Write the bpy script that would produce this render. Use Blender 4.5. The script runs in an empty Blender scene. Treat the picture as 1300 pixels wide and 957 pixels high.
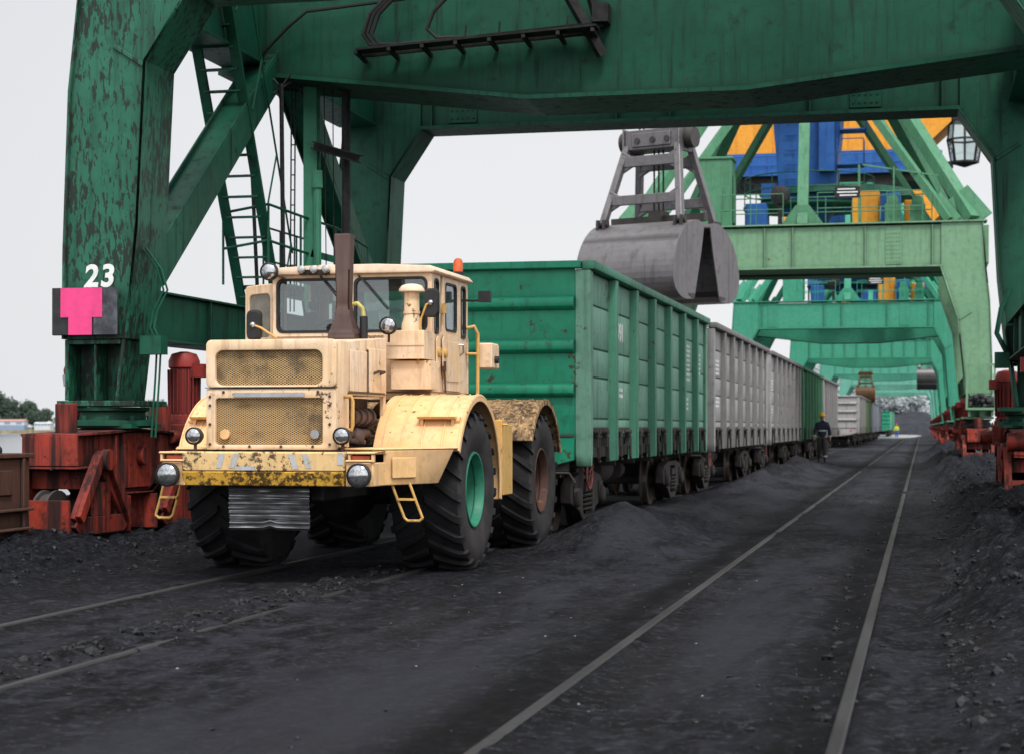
import bpy, bmesh, math, random
import numpy as np
from mathutils import Vector, Matrix
random.seed(7)
R = math.radians
sc = bpy.context.scene
col = sc.collection

# ------------------------------------------------------------------ helpers
class MB:
    """collects shapes and links them as ONE mesh object"""
    def __init__(s): s.v = []; s.f = []
    def add(s, vs, fs):
        o = len(s.v); s.v += [tuple(v) for v in vs]; s.f += [tuple(i + o for i in f) for f in fs]; return s
    def hexa(s, p):
        return s.add(p, [(0,3,2,1),(4,5,6,7),(0,1,5,4),(1,2,6,5),(2,3,7,6),(3,0,4,7)])
    def box(s, x0, x1, y0, y1, z0, z1):
        return s.hexa([(x0,y0,z0),(x1,y0,z0),(x1,y1,z0),(x0,y1,z0),(x0,y0,z1),(x1,y0,z1),(x1,y1,z1),(x0,y1,z1)])
    def bar(s, p, q, w, h, up=(0,0,1), w2=None, h2=None):
        p = Vector(p); q = Vector(q); t = (q-p).normalized(); u = Vector(up)
        if abs(t.dot(u)) > .99: u = Vector((0,1,0))
        a = t.cross(u).normalized(); b = a.cross(t).normalized()
        w2 = w if w2 is None else w2; h2 = h if h2 is None else h2
        def c(o, w, h): return [o-a*w/2-b*h/2, o+a*w/2-b*h/2, o+a*w/2+b*h/2, o-a*w/2+b*h/2]
        return s.hexa(c(p, w, h) + c(q, w2, h2))
    def ibeam(s, p, q, w, h, t=.03, up=(0,0,1)):
        p = Vector(p); q = Vector(q); d = (q-p).normalized(); u = Vector(up)
        a = d.cross(u).normalized(); b = a.cross(d).normalized()
        s.bar(p+b*(h/2-t/2), q+b*(h/2-t/2), w, t, up); s.bar(p-b*(h/2-t/2), q-b*(h/2-t/2), w, t, up)
        return s.bar(p, q, t, h-2*t-.002, up)
    def tube(s, pts, r, n=8, closed=False):
        pts = [Vector(p) for p in pts]; m = len(pts); rings = []; pa = None
        for i, p in enumerate(pts):
            a = pts[i-1] if (i > 0 or closed) else p
            b = pts[(i+1) % m] if (i < m-1 or closed) else p
            t = (b-a).normalized()
            if pa is None:
                pa = t.orthogonal().normalized()
            else:
                pa = (pa - t*pa.dot(t))
                pa = pa.normalized() if pa.length > 1e-6 else t.orthogonal().normalized()
            pb = t.cross(pa); rr_ = r[i] if isinstance(r, (list, tuple)) else r
            rings.append([p + pa*rr_*math.cos(2*math.pi*k/n) + pb*rr_*math.sin(2*math.pi*k/n) for k in range(n)])
        vs = [v for g in rings for v in g]; fs = []
        for i in range(m if closed else m-1):
            j = (i+1) % m
            for k in range(n):
                fs.append((i*n+k, i*n+(k+1)%n, j*n+(k+1)%n, j*n+k))
        if not closed:
            fs.append(tuple(range(n-1,-1,-1))); fs.append(tuple((m-1)*n+k for k in range(n)))
        return s.add(vs, fs)
    def cyl(s, p, q, r, r2=None, n=16):
        return s.tube([p, q], [r, r if r2 is None else r2], n)
    def lathe(s, prof, c=(0,0,0), axis='z', n=32, cap=True):
        vs = []; fs = []; c = Vector(c)
        ax = {'x':(Vector((1,0,0)),Vector((0,1,0)),Vector((0,0,1))),'y':(Vector((0,1,0)),Vector((0,0,1)),Vector((1,0,0))),'z':(Vector((0,0,1)),Vector((1,0,0)),Vector((0,1,0)))}
        t, a, b = ax[axis] if isinstance(axis, str) else axis
        for (r, h) in prof:
            for k in range(n):
                w = 2*math.pi*k/n
                vs.append(c + t*h + a*r*math.cos(w) + b*r*math.sin(w))
        m = len(prof)
        for i in range(m-1):
            for k in range(n):
                fs.append((i*n+k, i*n+(k+1)%n, (i+1)*n+(k+1)%n, (i+1)*n+k))
        if cap:
            fs.append(tuple(range(n-1,-1,-1))); fs.append(tuple((m-1)*n+k for k in range(n)))
        return s.add(vs, fs)
    @staticmethod
    def _to(axis, p, t):
        return {'x':(t,p[0],p[1]),'y':(p[0],t,p[1]),'z':(p[0],p[1],t)}[axis]
    def prism(s, poly, axis, a, b):
        n = len(poly)
        vs = [MB._to(axis, p, a) for p in poly] + [MB._to(axis, p, b) for p in poly]
        fs = [tuple(range(n-1,-1,-1)), tuple(range(n, 2*n))] + [(i, (i+1)%n, n+(i+1)%n, n+i) for i in range(n)]
        return s.add(vs, fs)
    def ring(s, outer, inner, axis, a, b):
        n = len(outer)
        vs = [MB._to(axis,p,a) for p in outer]+[MB._to(axis,p,a) for p in inner]+[MB._to(axis,p,b) for p in outer]+[MB._to(axis,p,b) for p in inner]
        fs = []
        for i in range(n):
            j = (i+1) % n
            fs += [(i,j,n+j,n+i),(2*n+i,3*n+i,3*n+j,2*n+j),(i,2*n+i,2*n+j,j),(n+i,n+j,3*n+j,3*n+i)]
        return s.add(vs, fs)
    def ball(s, c, r, n=12, m=8, zmin=-1):
        if not isinstance(r, (list, tuple)): r = (r, r, r)
        vs = []; fs = []; a0 = math.asin(max(-1, zmin))
        for i in range(m+1):
            a = a0 + (math.pi/2-a0)*i/m
            for k in range(n):
                w = 2*math.pi*k/n
                vs.append((c[0]+r[0]*math.cos(a)*math.cos(w), c[1]+r[1]*math.cos(a)*math.sin(w), c[2]+r[2]*math.sin(a)))
        for i in range(m):
            for k in range(n):
                fs.append((i*n+k, i*n+(k+1)%n, (i+1)*n+(k+1)%n, (i+1)*n+k))
        fs.append(tuple(range(n-1,-1,-1)))
        return s.add(vs, fs)
    def bolts(s, pts, axis, r=.02, h=.02):
        e = {'x':Vector((1,0,0)),'y':Vector((0,1,0)),'z':Vector((0,0,1))}[axis[-1]]*(-h if axis[0]=='-' else h)
        for p in pts: s.cyl(p, Vector(p)+e, r, r*.8, 6)
        return s
    def mesh(s, name, m, bevel=0, seg=1, smooth=35):
        me = bpy.data.meshes.new(name); me.from_pydata(s.v, [], s.f)
        bm = bmesh.new(); bm.from_mesh(me)
        bmesh.ops.remove_doubles(bm, verts=bm.verts, dist=1e-5)
        bmesh.ops.recalc_face_normals(bm, faces=bm.faces)
        if bevel:
            es = [e for e in bm.edges if len(e.link_faces) == 2 and e.calc_face_angle(0) > R(28)]
            bmesh.ops.bevel(bm, geom=es, offset=bevel, segments=seg, affect='EDGES', clamp_overlap=True, profile=.5)
        bm.to_mesh(me); bm.free()
        if smooth:
            me.polygons.foreach_set('use_smooth', [True]*len(me.polygons))
            me.set_sharp_from_angle(angle=R(smooth))
        if m: me.materials.append(m)
        return me
    def build(s, name, m, parent=None, bevel=0, seg=1, smooth=35, loc=None, label=None):
        o = bpy.data.objects.new(name, s.mesh(name, m, bevel, seg, smooth)); col.objects.link(o)
        if parent: o.parent = parent
        if loc: o.location = loc
        if label: o['label'] = label
        return o

def rr(cx, cy, w, h, r, n=4):
    out = []
    for (sx, sy, a0) in ((1,1,0),(-1,1,90),(-1,-1,180),(1,-1,270)):
        for k in range(n+1):
            a = R(a0 + 90*k/n)
            out.append((cx+sx*(w/2-r)+r*math.cos(a), cy+sy*(h/2-r)+r*math.sin(a)))
    return out
def tag(o, label=None, cat=None, group=None, kind=None):
    if label: o['label'] = label
    if cat: o['category'] = cat
    if group: o['group'] = group
    if kind: o['kind'] = kind
    return o
def thing(name, label, cat, loc=(0,0,0), rotz=0, group=None):
    o = bpy.data.objects.new(name, None); col.objects.link(o); o.empty_display_size = .2
    o.location = loc; o.rotation_euler = (0,0,rotz)
    return tag(o, label, cat, group)
def copy_tree(o, parent=None, swap=None):
    c = o.copy(); col.objects.link(c); c.parent = parent
    if swap and c.type == 'MESH':
        for i, sl in enumerate(c.material_slots):
            m = o.data.materials[i]
            if m and m.name in swap:
                sl.link = 'OBJECT'; sl.material = swap[m.name]
    for ch in list(o.children): copy_tree(ch, c, swap)
    return c
def text_geo(txt, size, offset=0.0):
    cu = bpy.data.curves.new('lettering', 'FONT'); cu.body = txt; cu.size = size; cu.offset = offset
    cu.fill_mode = 'BOTH'; cu.extrude = .002; cu.align_x = 'LEFT'
    o = bpy.data.objects.new('lettering', cu); col.objects.link(o)
    dg = bpy.context.evaluated_depsgraph_get(); me = bpy.data.meshes.new_from_object(o.evaluated_get(dg))
    vs = [v.co.copy() for v in me.vertices]; fs = [tuple(p.vertices) for p in me.polygons]
    bpy.data.objects.remove(o); bpy.data.meshes.remove(me)
    return vs, fs

# ------------------------------------------------------------------ materials
M = {}
def nodes(name):
    m = bpy.data.materials.new(name); m.use_nodes = True; nt = m.node_tree
    for n in list(nt.nodes):
        if n.type != 'OUTPUT_MATERIAL': nt.nodes.remove(n)
    M[name] = m
    return m, nt, nt.nodes, nt.links, [n for n in nt.nodes if n.type == 'OUTPUT_MATERIAL'][0]
def ramp(nt, src, a, b, va=0., vb=1.):
    n = nt.nodes.new('ShaderNodeMapRange'); n.clamp = True; n.interpolation_type = 'SMOOTHSTEP'
    nt.links.new(src, n.inputs[0]); n.inputs[1].default_value = a; n.inputs[2].default_value = b
    n.inputs[3].default_value = va; n.inputs[4].default_value = vb
    return n.outputs[0]
def math_(nt, op, a, b=None):
    n = nt.nodes.new('ShaderNodeMath'); n.operation = op
    for i, x in enumerate((a, b)):
        if x is None: continue
        if isinstance(x, (int, float)): n.inputs[i].default_value = x
        else: nt.links.new(x, n.inputs[i])
    return n.outputs[0]
def noise(nt, vec, scale, detail=4, rough=.55, sxyz=None, dist=0):
    if sxyz:
        mp = nt.nodes.new('ShaderNodeMapping'); mp.inputs['Scale'].default_value = sxyz
        nt.links.new(vec, mp.inputs[0]); vec = mp.outputs[0]
    n = nt.nodes.new('ShaderNodeTexNoise'); n.inputs['Scale'].default_value = scale; n.inputs['Detail'].default_value = detail
    n.inputs['Roughness'].default_value = rough; n.inputs['Distortion'].default_value = dist
    nt.links.new(vec, n.inputs['Vector']); return n.outputs[0]
def mixc(nt, fac, a, b, mode='MIX'):
    n = nt.nodes.new('ShaderNodeMix'); n.data_type = 'RGBA'; n.blend_type = mode
    for i, x in ((0, fac), (6, a), (7, b)):
        if isinstance(x, (int, float)): n.inputs[i].default_value = x
        elif isinstance(x, tuple): n.inputs[i].default_value = (*x[:3], 1)
        else: nt.links.new(x, n.inputs[i])
    return n.outputs[2]
def bump(nt, h, strength, dist=.01, normal=None):
    n = nt.nodes.new('ShaderNodeBump'); n.inputs['Strength'].default_value = strength; n.inputs['Distance'].default_value = dist
    nt.links.new(h, n.inputs['Height'])
    if normal: nt.links.new(normal, n.inputs['Normal'])
    return n.outputs[0]
def paint(name, c, rough=.5, dirt=(.022,.021,.021), dirt_amt=.6, rust=(.11,.042,.02), rust_amt=.3, streak=.5, fade=None, fade_amt=.4,
          ao=.7, metal=0., spec=.3, sc_=1., up_dust=0., spots=0., bmp=.15, lo=.5, dent=0):
    m, nt, N, L, out = nodes(name)
    geo = N.new('ShaderNodeNewGeometry'); P = geo.outputs['Position']
    n1 = noise(nt, P, .9*sc_, 5, .6); n2 = noise(nt, P, 6*sc_, 6, .65)
    st = noise(nt, P, 1.0*sc_, 5, .65, (7,7,.45))
    base = mixc(nt, ramp(nt, n1, .3, .7, 0, fade_amt), c, fade if fade else tuple(min(1, x*1.35+.01) for x in c))
    base = mixc(nt, ramp(nt, n2, .35, .75, 0, .35), base, tuple(x*.62 for x in c))
    d1 = ramp(nt, st, lo-.02, lo+.24, 0, streak)
    d2 = ramp(nt, n2, lo, lo+.28, 0, dirt_amt)
    d = math_(nt, 'MAXIMUM', d1, math_(nt, 'MULTIPLY', d2, ramp(nt, n1, .35, .65, .15, 1)))
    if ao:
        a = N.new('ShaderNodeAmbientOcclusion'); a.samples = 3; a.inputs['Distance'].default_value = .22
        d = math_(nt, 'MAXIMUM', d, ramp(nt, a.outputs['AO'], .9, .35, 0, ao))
    if up_dust:
        sx = N.new('ShaderNodeSeparateXYZ'); L.new(geo.outputs['Normal'], sx.inputs[0])
        d = math_(nt, 'MAXIMUM', d, math_(nt, 'MULTIPLY', ramp(nt, sx.outputs[2], .3, .9, 0, up_dust), ramp(nt, n2, .25, .6, .3, 1)))
    cc = mixc(nt, d, base, dirt)
    if rust_amt:
        n3 = noise(nt, P, 9*sc_, 7, .7); n4 = noise(nt, P, 1.7*sc_, 3, .5)
        th = math_(nt, 'ADD', n3, math_(nt, 'MULTIPLY', n4, .5))
        rf = ramp(nt, th, .97-.14*rust_amt, 1.0-.1*rust_amt, 0, .9)
        cc = mixc(nt, rf, cc, mixc(nt, n2, rust, tuple(x*.3 for x in rust)))
    if spots:
        v = noise(nt, P, 15, 6, .62, (1.3,1.3,.40), .4); v2 = noise(nt, P, 1.1, 4, .6)
        sp = ramp(nt, math_(nt, 'ADD', v, math_(nt, 'MULTIPLY', v2, .55)), .775, .825, 0, spots)
        cc = mixc(nt, sp, cc, (.012,.017,.014))
    b = N.new('ShaderNodeBsdfPrincipled'); L.new(cc, b.inputs['Base Color'])
    L.new(ramp(nt, d, 0, 1, rough, min(1, rough+.35)), b.inputs['Roughness'])
    b.inputs['Metallic'].default_value = metal; b.inputs['Specular IOR Level'].default_value = spec
    dn = bump(nt, noise(nt, P, 1.9, 2, .4), dent, .05) if dent else None
    if bmp: L.new(bump(nt, noise(nt, P, 14*sc_, 5, .6), bmp, .006, dn), b.inputs['Normal'])
    L.new(b.outputs[0], out.inputs[0]); return m
def plain(name, c, rough=.6, metal=0, spec=.4, var=.3, sc_=8, emit=0, bmp=0.1):
    m, nt, N, L, out = nodes(name)
    geo = N.new('ShaderNodeNewGeometry'); n = noise(nt, geo.outputs['Position'], sc_, 5, .6)
    b = N.new('ShaderNodeBsdfPrincipled')
    L.new(mixc(nt, ramp(nt, n, .3, .75, 0, 1), tuple(x*(1-var) for x in c), tuple(min(1, x*(1+var)) for x in c)), b.inputs['Base Color'])
    b.inputs['Roughness'].default_value = rough; b.inputs['Metallic'].default_value = metal; b.inputs['Specular IOR Level'].default_value = spec
    if bmp: L.new(bump(nt, n, bmp, .01), b.inputs['Normal'])
    L.new(b.outputs[0], out.inputs[0]); return m
def glass(name, tint, refl=.12, dirt=.15, dirt_c=(.3,.29,.26)):
    m, nt, N, L, out = nodes(name)
    geo = N.new('ShaderNodeNewGeometry')
    t = N.new('ShaderNodeBsdfTransparent'); t.inputs[0].default_value = (*tint, 1)
    g = N.new('ShaderNodeBsdfGlossy'); g.inputs['Roughness'].default_value = .03; g.inputs[0].default_value = (.9,.92,.95,1)
    fr = N.new('ShaderNodeFresnel'); fr.inputs[0].default_value = 1.5
    mx = N.new('ShaderNodeMixShader'); L.new(math_(nt, 'ADD', math_(nt, 'MULTIPLY', fr.outputs[0], .8), refl), mx.inputs[0])
    L.new(t.outputs[0], mx.inputs[1]); L.new(g.outputs[0], mx.inputs[2])
    d = N.new('ShaderNodeBsdfDiffuse'); d.inputs[0].default_value = (*dirt_c, 1)
    n = noise(nt, geo.outputs['Position'], 3.2, 5, .65)
    m2 = N.new('ShaderNodeMixShader'); L.new(ramp(nt, n, .3, .75, dirt*.4, dirt*1.6), m2.inputs[0])
    L.new(mx.outputs[0], m2.inputs[1]); L.new(d.outputs[0], m2.inputs[2]); L.new(m2.outputs[0], out.inputs[0]); return m
def mesh_grille(name, pitch):
    m, nt, N, L, out = nodes(name)
    tc = N.new('ShaderNodeNewGeometry'); sx = N.new('ShaderNodeSeparateXYZ'); L.new(tc.outputs['Position'], sx.inputs[0])
    x, z = sx.outputs[0], sx.outputs[2]; k = math.pi/pitch
    zz = math_(nt, 'MULTIPLY', z, 1.75)
    a = math_(nt, 'ABSOLUTE', math_(nt, 'SINE', math_(nt, 'MULTIPLY', math_(nt, 'ADD', x, zz), k)))
    b = math_(nt, 'ABSOLUTE', math_(nt, 'SINE', math_(nt, 'MULTIPLY', math_(nt, 'SUBTRACT', x, zz), k)))
    hole = ramp(nt, math_(nt, 'MINIMUM', a, b), .42, .62, 0, 1)
    n = noise(nt, tc.outputs['Position'], 3.5, 5, .65)
    strand = mixc(nt, ramp(nt, n, .45, .68), (.56,.36,.15), (.20,.13,.065))
    cc = mixc(nt, hole, strand, (.032,.022,.012))
    p = N.new('ShaderNodeBsdfPrincipled'); L.new(cc, p.inputs['Base Color']); p.inputs['Roughness'].default_value = .7
    L.new(bump(nt, math_(nt, 'SUBTRACT', 1., hole), .8, .012), p.inputs['Normal'])
    L.new(p.outputs[0], out.inputs[0]); return m

# cranes
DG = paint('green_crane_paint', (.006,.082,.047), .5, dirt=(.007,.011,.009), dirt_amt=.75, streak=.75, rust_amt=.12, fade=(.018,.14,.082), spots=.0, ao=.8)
LEGP = paint('spotted_green_paint', (.012,.110,.064), .42, dirt=(.008,.013,.011), dirt_amt=.6, streak=.6, rust_amt=.05, fade=(.04,.19,.115), spots=.92, ao=.7)
LEGG = paint('post_green_paint', (.05,.22,.13), .5, dirt=(.02,.05,.03), dirt_amt=.4, streak=.4, rust_amt=.1, ao=0)
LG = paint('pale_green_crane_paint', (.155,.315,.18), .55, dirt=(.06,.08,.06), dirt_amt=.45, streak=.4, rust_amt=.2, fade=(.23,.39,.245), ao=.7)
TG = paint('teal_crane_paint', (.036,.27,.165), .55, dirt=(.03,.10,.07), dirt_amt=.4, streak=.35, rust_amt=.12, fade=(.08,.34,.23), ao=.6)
TH = paint('hazy_teal_crane_paint', (.12,.36,.275), .6, dirt=(.08,.20,.15), dirt_amt=.4, streak=.3, rust_amt=.05, fade=(.17,.41,.33), ao=0)  # distance haze mixed into the teal of the farthest cranes
BLUE = paint('crane_house_blue', (.015,.10,.36), .5, dirt=(.02,.03,.06), dirt_amt=.5, streak=.5, rust_amt=.12, fade=(.05,.17,.42), ao=.5)
ORANGE = paint('crane_house_orange', (.75,.30,.02), .5, dirt=(.2,.1,.03), dirt_amt=.3, streak=.4, rust_amt=.1, fade=(.8,.38,.06), ao=.5)
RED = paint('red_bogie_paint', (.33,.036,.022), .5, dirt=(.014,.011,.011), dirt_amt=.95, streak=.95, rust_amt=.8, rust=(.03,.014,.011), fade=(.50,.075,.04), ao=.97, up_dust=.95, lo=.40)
REDM = paint('dull_red_motor_paint', (.30,.032,.026), .5, dirt=(.022,.015,.015), dirt_amt=.85, streak=.6, rust_amt=.3, rust=(.05,.02,.014), ao=.95)
RUSTB = paint('rusty_brown_steel', (.105,.045,.030), .7, dirt=(.03,.022,.019), dirt_amt=.8, streak=.7, rust_amt=.6, rust=(.16,.06,.03), ao=.9, up_dust=.7)
BLK = plain('dark_grimy_steel', (.022,.021,.021), .6, .3, var=.5)
COALY = plain('coal_coated_steel', (.016,.016,.017), .8, 0, var=.5)
# wagons
WE = paint('wagon_end_green', (.014,.255,.142), .45, dirt=(.012,.04,.028), dirt_amt=.6, streak=.6, rust_amt=.75, dent=.5, fade=(.02,.34,.19), ao=.7)
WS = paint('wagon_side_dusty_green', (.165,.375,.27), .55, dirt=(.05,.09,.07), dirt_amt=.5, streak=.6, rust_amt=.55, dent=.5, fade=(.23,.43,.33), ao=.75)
WP = paint('wagon_post_green', (.065,.25,.158), .5, dirt=(.02,.06,.04), dirt_amt=.5, streak=.45, rust_amt=.3, fade=(.09,.28,.18), ao=.6)
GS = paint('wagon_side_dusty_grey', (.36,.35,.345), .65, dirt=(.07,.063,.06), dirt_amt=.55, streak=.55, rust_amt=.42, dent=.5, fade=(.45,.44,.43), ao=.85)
GP = paint('wagon_post_grey', (.20,.193,.19), .6, dirt=(.06,.05,.047), dirt_amt=.5, streak=.5, rust_amt=.42, fade=(.27,.26,.25), ao=.6)
GB = paint('wagon_side_blue_grey', (.165,.19,.215), .65, dirt=(.06,.06,.065), dirt_amt=.5, streak=.5, rust_amt=.3, ao=.6)
GO = paint('wagon_side_olive_green', (.11,.17,.085), .65, dirt=(.05,.05,.04), dirt_amt=.5, streak=.5, rust_amt=.35, ao=.6)
GN = paint('wagon_side_deep_green', (.045,.17,.085), .6, dirt=(.03,.05,.035), dirt_amt=.5, streak=.4, rust_amt=.3, ao=.6)
BOG = paint('wagon_running_gear', (.058,.051,.047), .75, dirt=(.016,.015,.015), dirt_amt=.6, streak=.3, rust_amt=.5, rust=(.085,.05,.034), ao=.6)
WHL = paint('wheel_rust', (.10,.068,.052), .6, dirt=(.03,.025,.022), dirt_amt=.6, streak=.2, rust_amt=.3, ao=.5, metal=.2)
TREAD = plain('polished_wheel_tread', (.30,.29,.28), .3, .9, var=.2)
PINKW = plain('faded_red_hand_wheel', (.33,.10,.085), .6)
# tractor
PE = paint('peach_tractor_paint', (.86,.59,.335), .42, dirt=(.22,.12,.06), dirt_amt=.3, streak=.5, rust_amt=.5, rust=(.13,.06,.028), dent=.35, fade=(.87,.67,.49), fade_amt=.9, ao=.45, sc_=1.6)
YE = paint('yellow_tractor_paint', (.66,.39,.11), .45, dirt=(.08,.05,.025), dirt_amt=.45, streak=.35, rust_amt=.55, rust=(.06,.035,.02), fade=(.74,.46,.15), ao=.6, sc_=2.2)
FE = paint('fender_paint', (.83,.51,.22), .5, dirt=(.20,.11,.05), dirt_amt=.3, streak=.3, rust_amt=.38, rust=(.10,.05,.025), fade=(.82,.53,.30), fade_amt=.8, ao=.4, sc_=1.8, bmp=.2)
FD = paint('soiled_fender_paint', (.56,.35,.17), .6, dirt=(.030,.024,.019), dirt_amt=1., streak=.8, lo=.39, rust_amt=1.5, rust=(.05,.035,.022), fade=(.45,.27,.12), ao=.5, sc_=2.6, bmp=.3)
BUMP = paint('chipped_bumper_paint', (.72,.47,.20), .5, dirt=(.26,.24,.12), dirt_amt=.9, streak=.5, rust_amt=1.45, rust=(.045,.028,.022), fade=(.82,.60,.34), ao=.3, sc_=1.9)
BUMPY = paint('bumper_yellow_paint', (.66,.34,.02), .5, dirt=(.12,.07,.02), dirt_amt=.5, streak=.3, rust_amt=2.1, rust=(.03,.02,.016), fade=(.74,.47,.12), ao=.2, sc_=2.0)
ROOF = paint('faded_roof_paint', (.76,.58,.42), .6, dirt=(.2,.13,.08), dirt_amt=.35, streak=.2, rust_amt=.45, fade=(.8,.64,.5), ao=.3, sc_=1.6)
STK = paint('exhaust_brown_steel', (.085,.052,.046), .6, dirt=(.03,.022,.02), dirt_amt=.6, streak=.6, rust_amt=.5, rust=(.16,.075,.045), ao=0, metal=.3)
RUBB = plain('black_rubber', (.016,.016,.017), .55, var=.2)
RIMG = paint('wheel_rim_green', (.025,.19,.115), .5, dirt=(.012,.025,.02), dirt_amt=.6, streak=.3, rust_amt=.3, ao=.6)
RIMR = paint('wheel_rim_rusty', (.07,.032,.022), .7, dirt=(.03,.02,.018), dirt_amt=.8, streak=.3, rust_amt=.9, rust=(.30,.12,.05), ao=.6)
LENS = plain('lamp_lens', (.42,.43,.44), .08, .85, var=.4, sc_=40, bmp=.15)
CHROME = plain('dull_steel', (.5,.5,.5), .35, .9, var=.15)
AMBER = plain('amber_lens', (.62,.10,.010), .2, 0, .6, var=.2)
WIND = glass('window_glass', (.80,.86,.85), .06, .035, (.22,.24,.24))
DIRTG = glass('dirty_window_glass', (.40,.39,.34), .05, .55, (.30,.275,.22))
GRIL = mesh_grille('grille_mesh', .036)
CORR = plain('corrugated_sheet', (.24,.24,.25), .32, .85, var=.35, sc_=5)
SEAT = plain('cab_upholstery', (.03,.03,.034), .8)
INTR = plain('cab_lining', (.24,.25,.23), .8)
HOSE = plain('hose_yellow', (.5,.42,.12), .5)
def tyre_mat():
    m, nt, N, L, out = nodes('tyre_rubber')
    geo = N.new('ShaderNodeNewGeometry'); n = noise(nt, geo.outputs['Position'], 5, 6, .65); n2 = noise(nt, geo.outputs['Position'], 60, 3, .6)
    sx = N.new('ShaderNodeSeparateXYZ'); L.new(geo.outputs['Normal'], sx.inputs[0])
    side = ramp(nt, math_(nt, 'ABSOLUTE', sx.outputs[0]), .6, .95, 0, 1)
    c = mixc(nt, ramp(nt, n, .3, .7), (.009,.009,.010), (.020,.020,.022))
    c2 = mixc(nt, ramp(nt, n, .3, .7), (.024,.0225,.0225), (.046,.042,.041))
    b = N.new('ShaderNodeBsdfPrincipled'); L.new(mixc(nt, side, c, c2), b.inputs['Base Color']); b.inputs['Roughness'].default_value = .8
    b.inputs['Specular IOR Level'].default_value = .2
    L.new(bump(nt, n2, .25, .006), b.inputs['Normal']); L.new(b.outputs[0], out.inputs[0]); return m
TYRE = tyre_mat()
WHITE = paint('white_lettering', (.74,.75,.74), .6, dirt=(.2,.25,.22), dirt_amt=.4, streak=.3, rust_amt=.2, ao=0)
PINK = paint('pink_sign_paint', (.80,.065,.23), .55, dirt=(.25,.03,.08), dirt_amt=.3, streak=.35, rust_amt=.25, rust=(.03,.02,.02), fade=(.9,.07,.27), ao=0)
SIGNB = plain('sign_black', (.022,.022,.026), .45, var=.4)
SIGNG = plain('sign_dark_grey', (.085,.09,.105), .35, .3, var=.6, sc_=5)
STEEL = paint('grab_steel', (.19,.178,.182), .42, dirt=(.075,.066,.066), dirt_amt=.5, streak=.5, rust_amt=.25, rust=(.10,.06,.045), fade=(.26,.25,.255), ao=.6, metal=.55, spec=.5)
STEELD = paint('grab_dark_steel', (.075,.066,.066), .5, dirt=(.03,.027,.027), dirt_amt=.5, streak=.5, rust_amt=.3, rust=(.09,.05,.04), ao=.6, metal=.4)
ORB = paint('old_orange_grab', (.30,.16,.085), .6, dirt=(.06,.04,.03), dirt_amt=.6, streak=.4, rust_amt=.5, ao=.5)
ROPE = plain('steel_rope', (.03,.03,.03), .5, .6)
def rail_mat():
    m, nt, N, L, out = nodes('rail_steel')
    geo = N.new('ShaderNodeNewGeometry'); P = geo.outputs['Position']
    n = noise(nt, P, 2.2, 5, .6, (1,.25,1)); n2 = noise(nt, P, 30, 4, .6)
    c = mixc(nt, ramp(nt, n, .3, .7), (.020,.019,.020), (.042,.040,.041)); c = mixc(nt, ramp(nt, n2, .48, .7, 0, .7), c, (.018,.017,.018))
    b = N.new('ShaderNodeBsdfPrincipled'); L.new(c, b.inputs['Base Color']); b.inputs['Specular IOR Level'].default_value = .3; b.inputs['Roughness'].default_value = .55
    L.new(b.outputs[0], out.inputs[0]); return m
RAIL = rail_mat()
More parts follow.
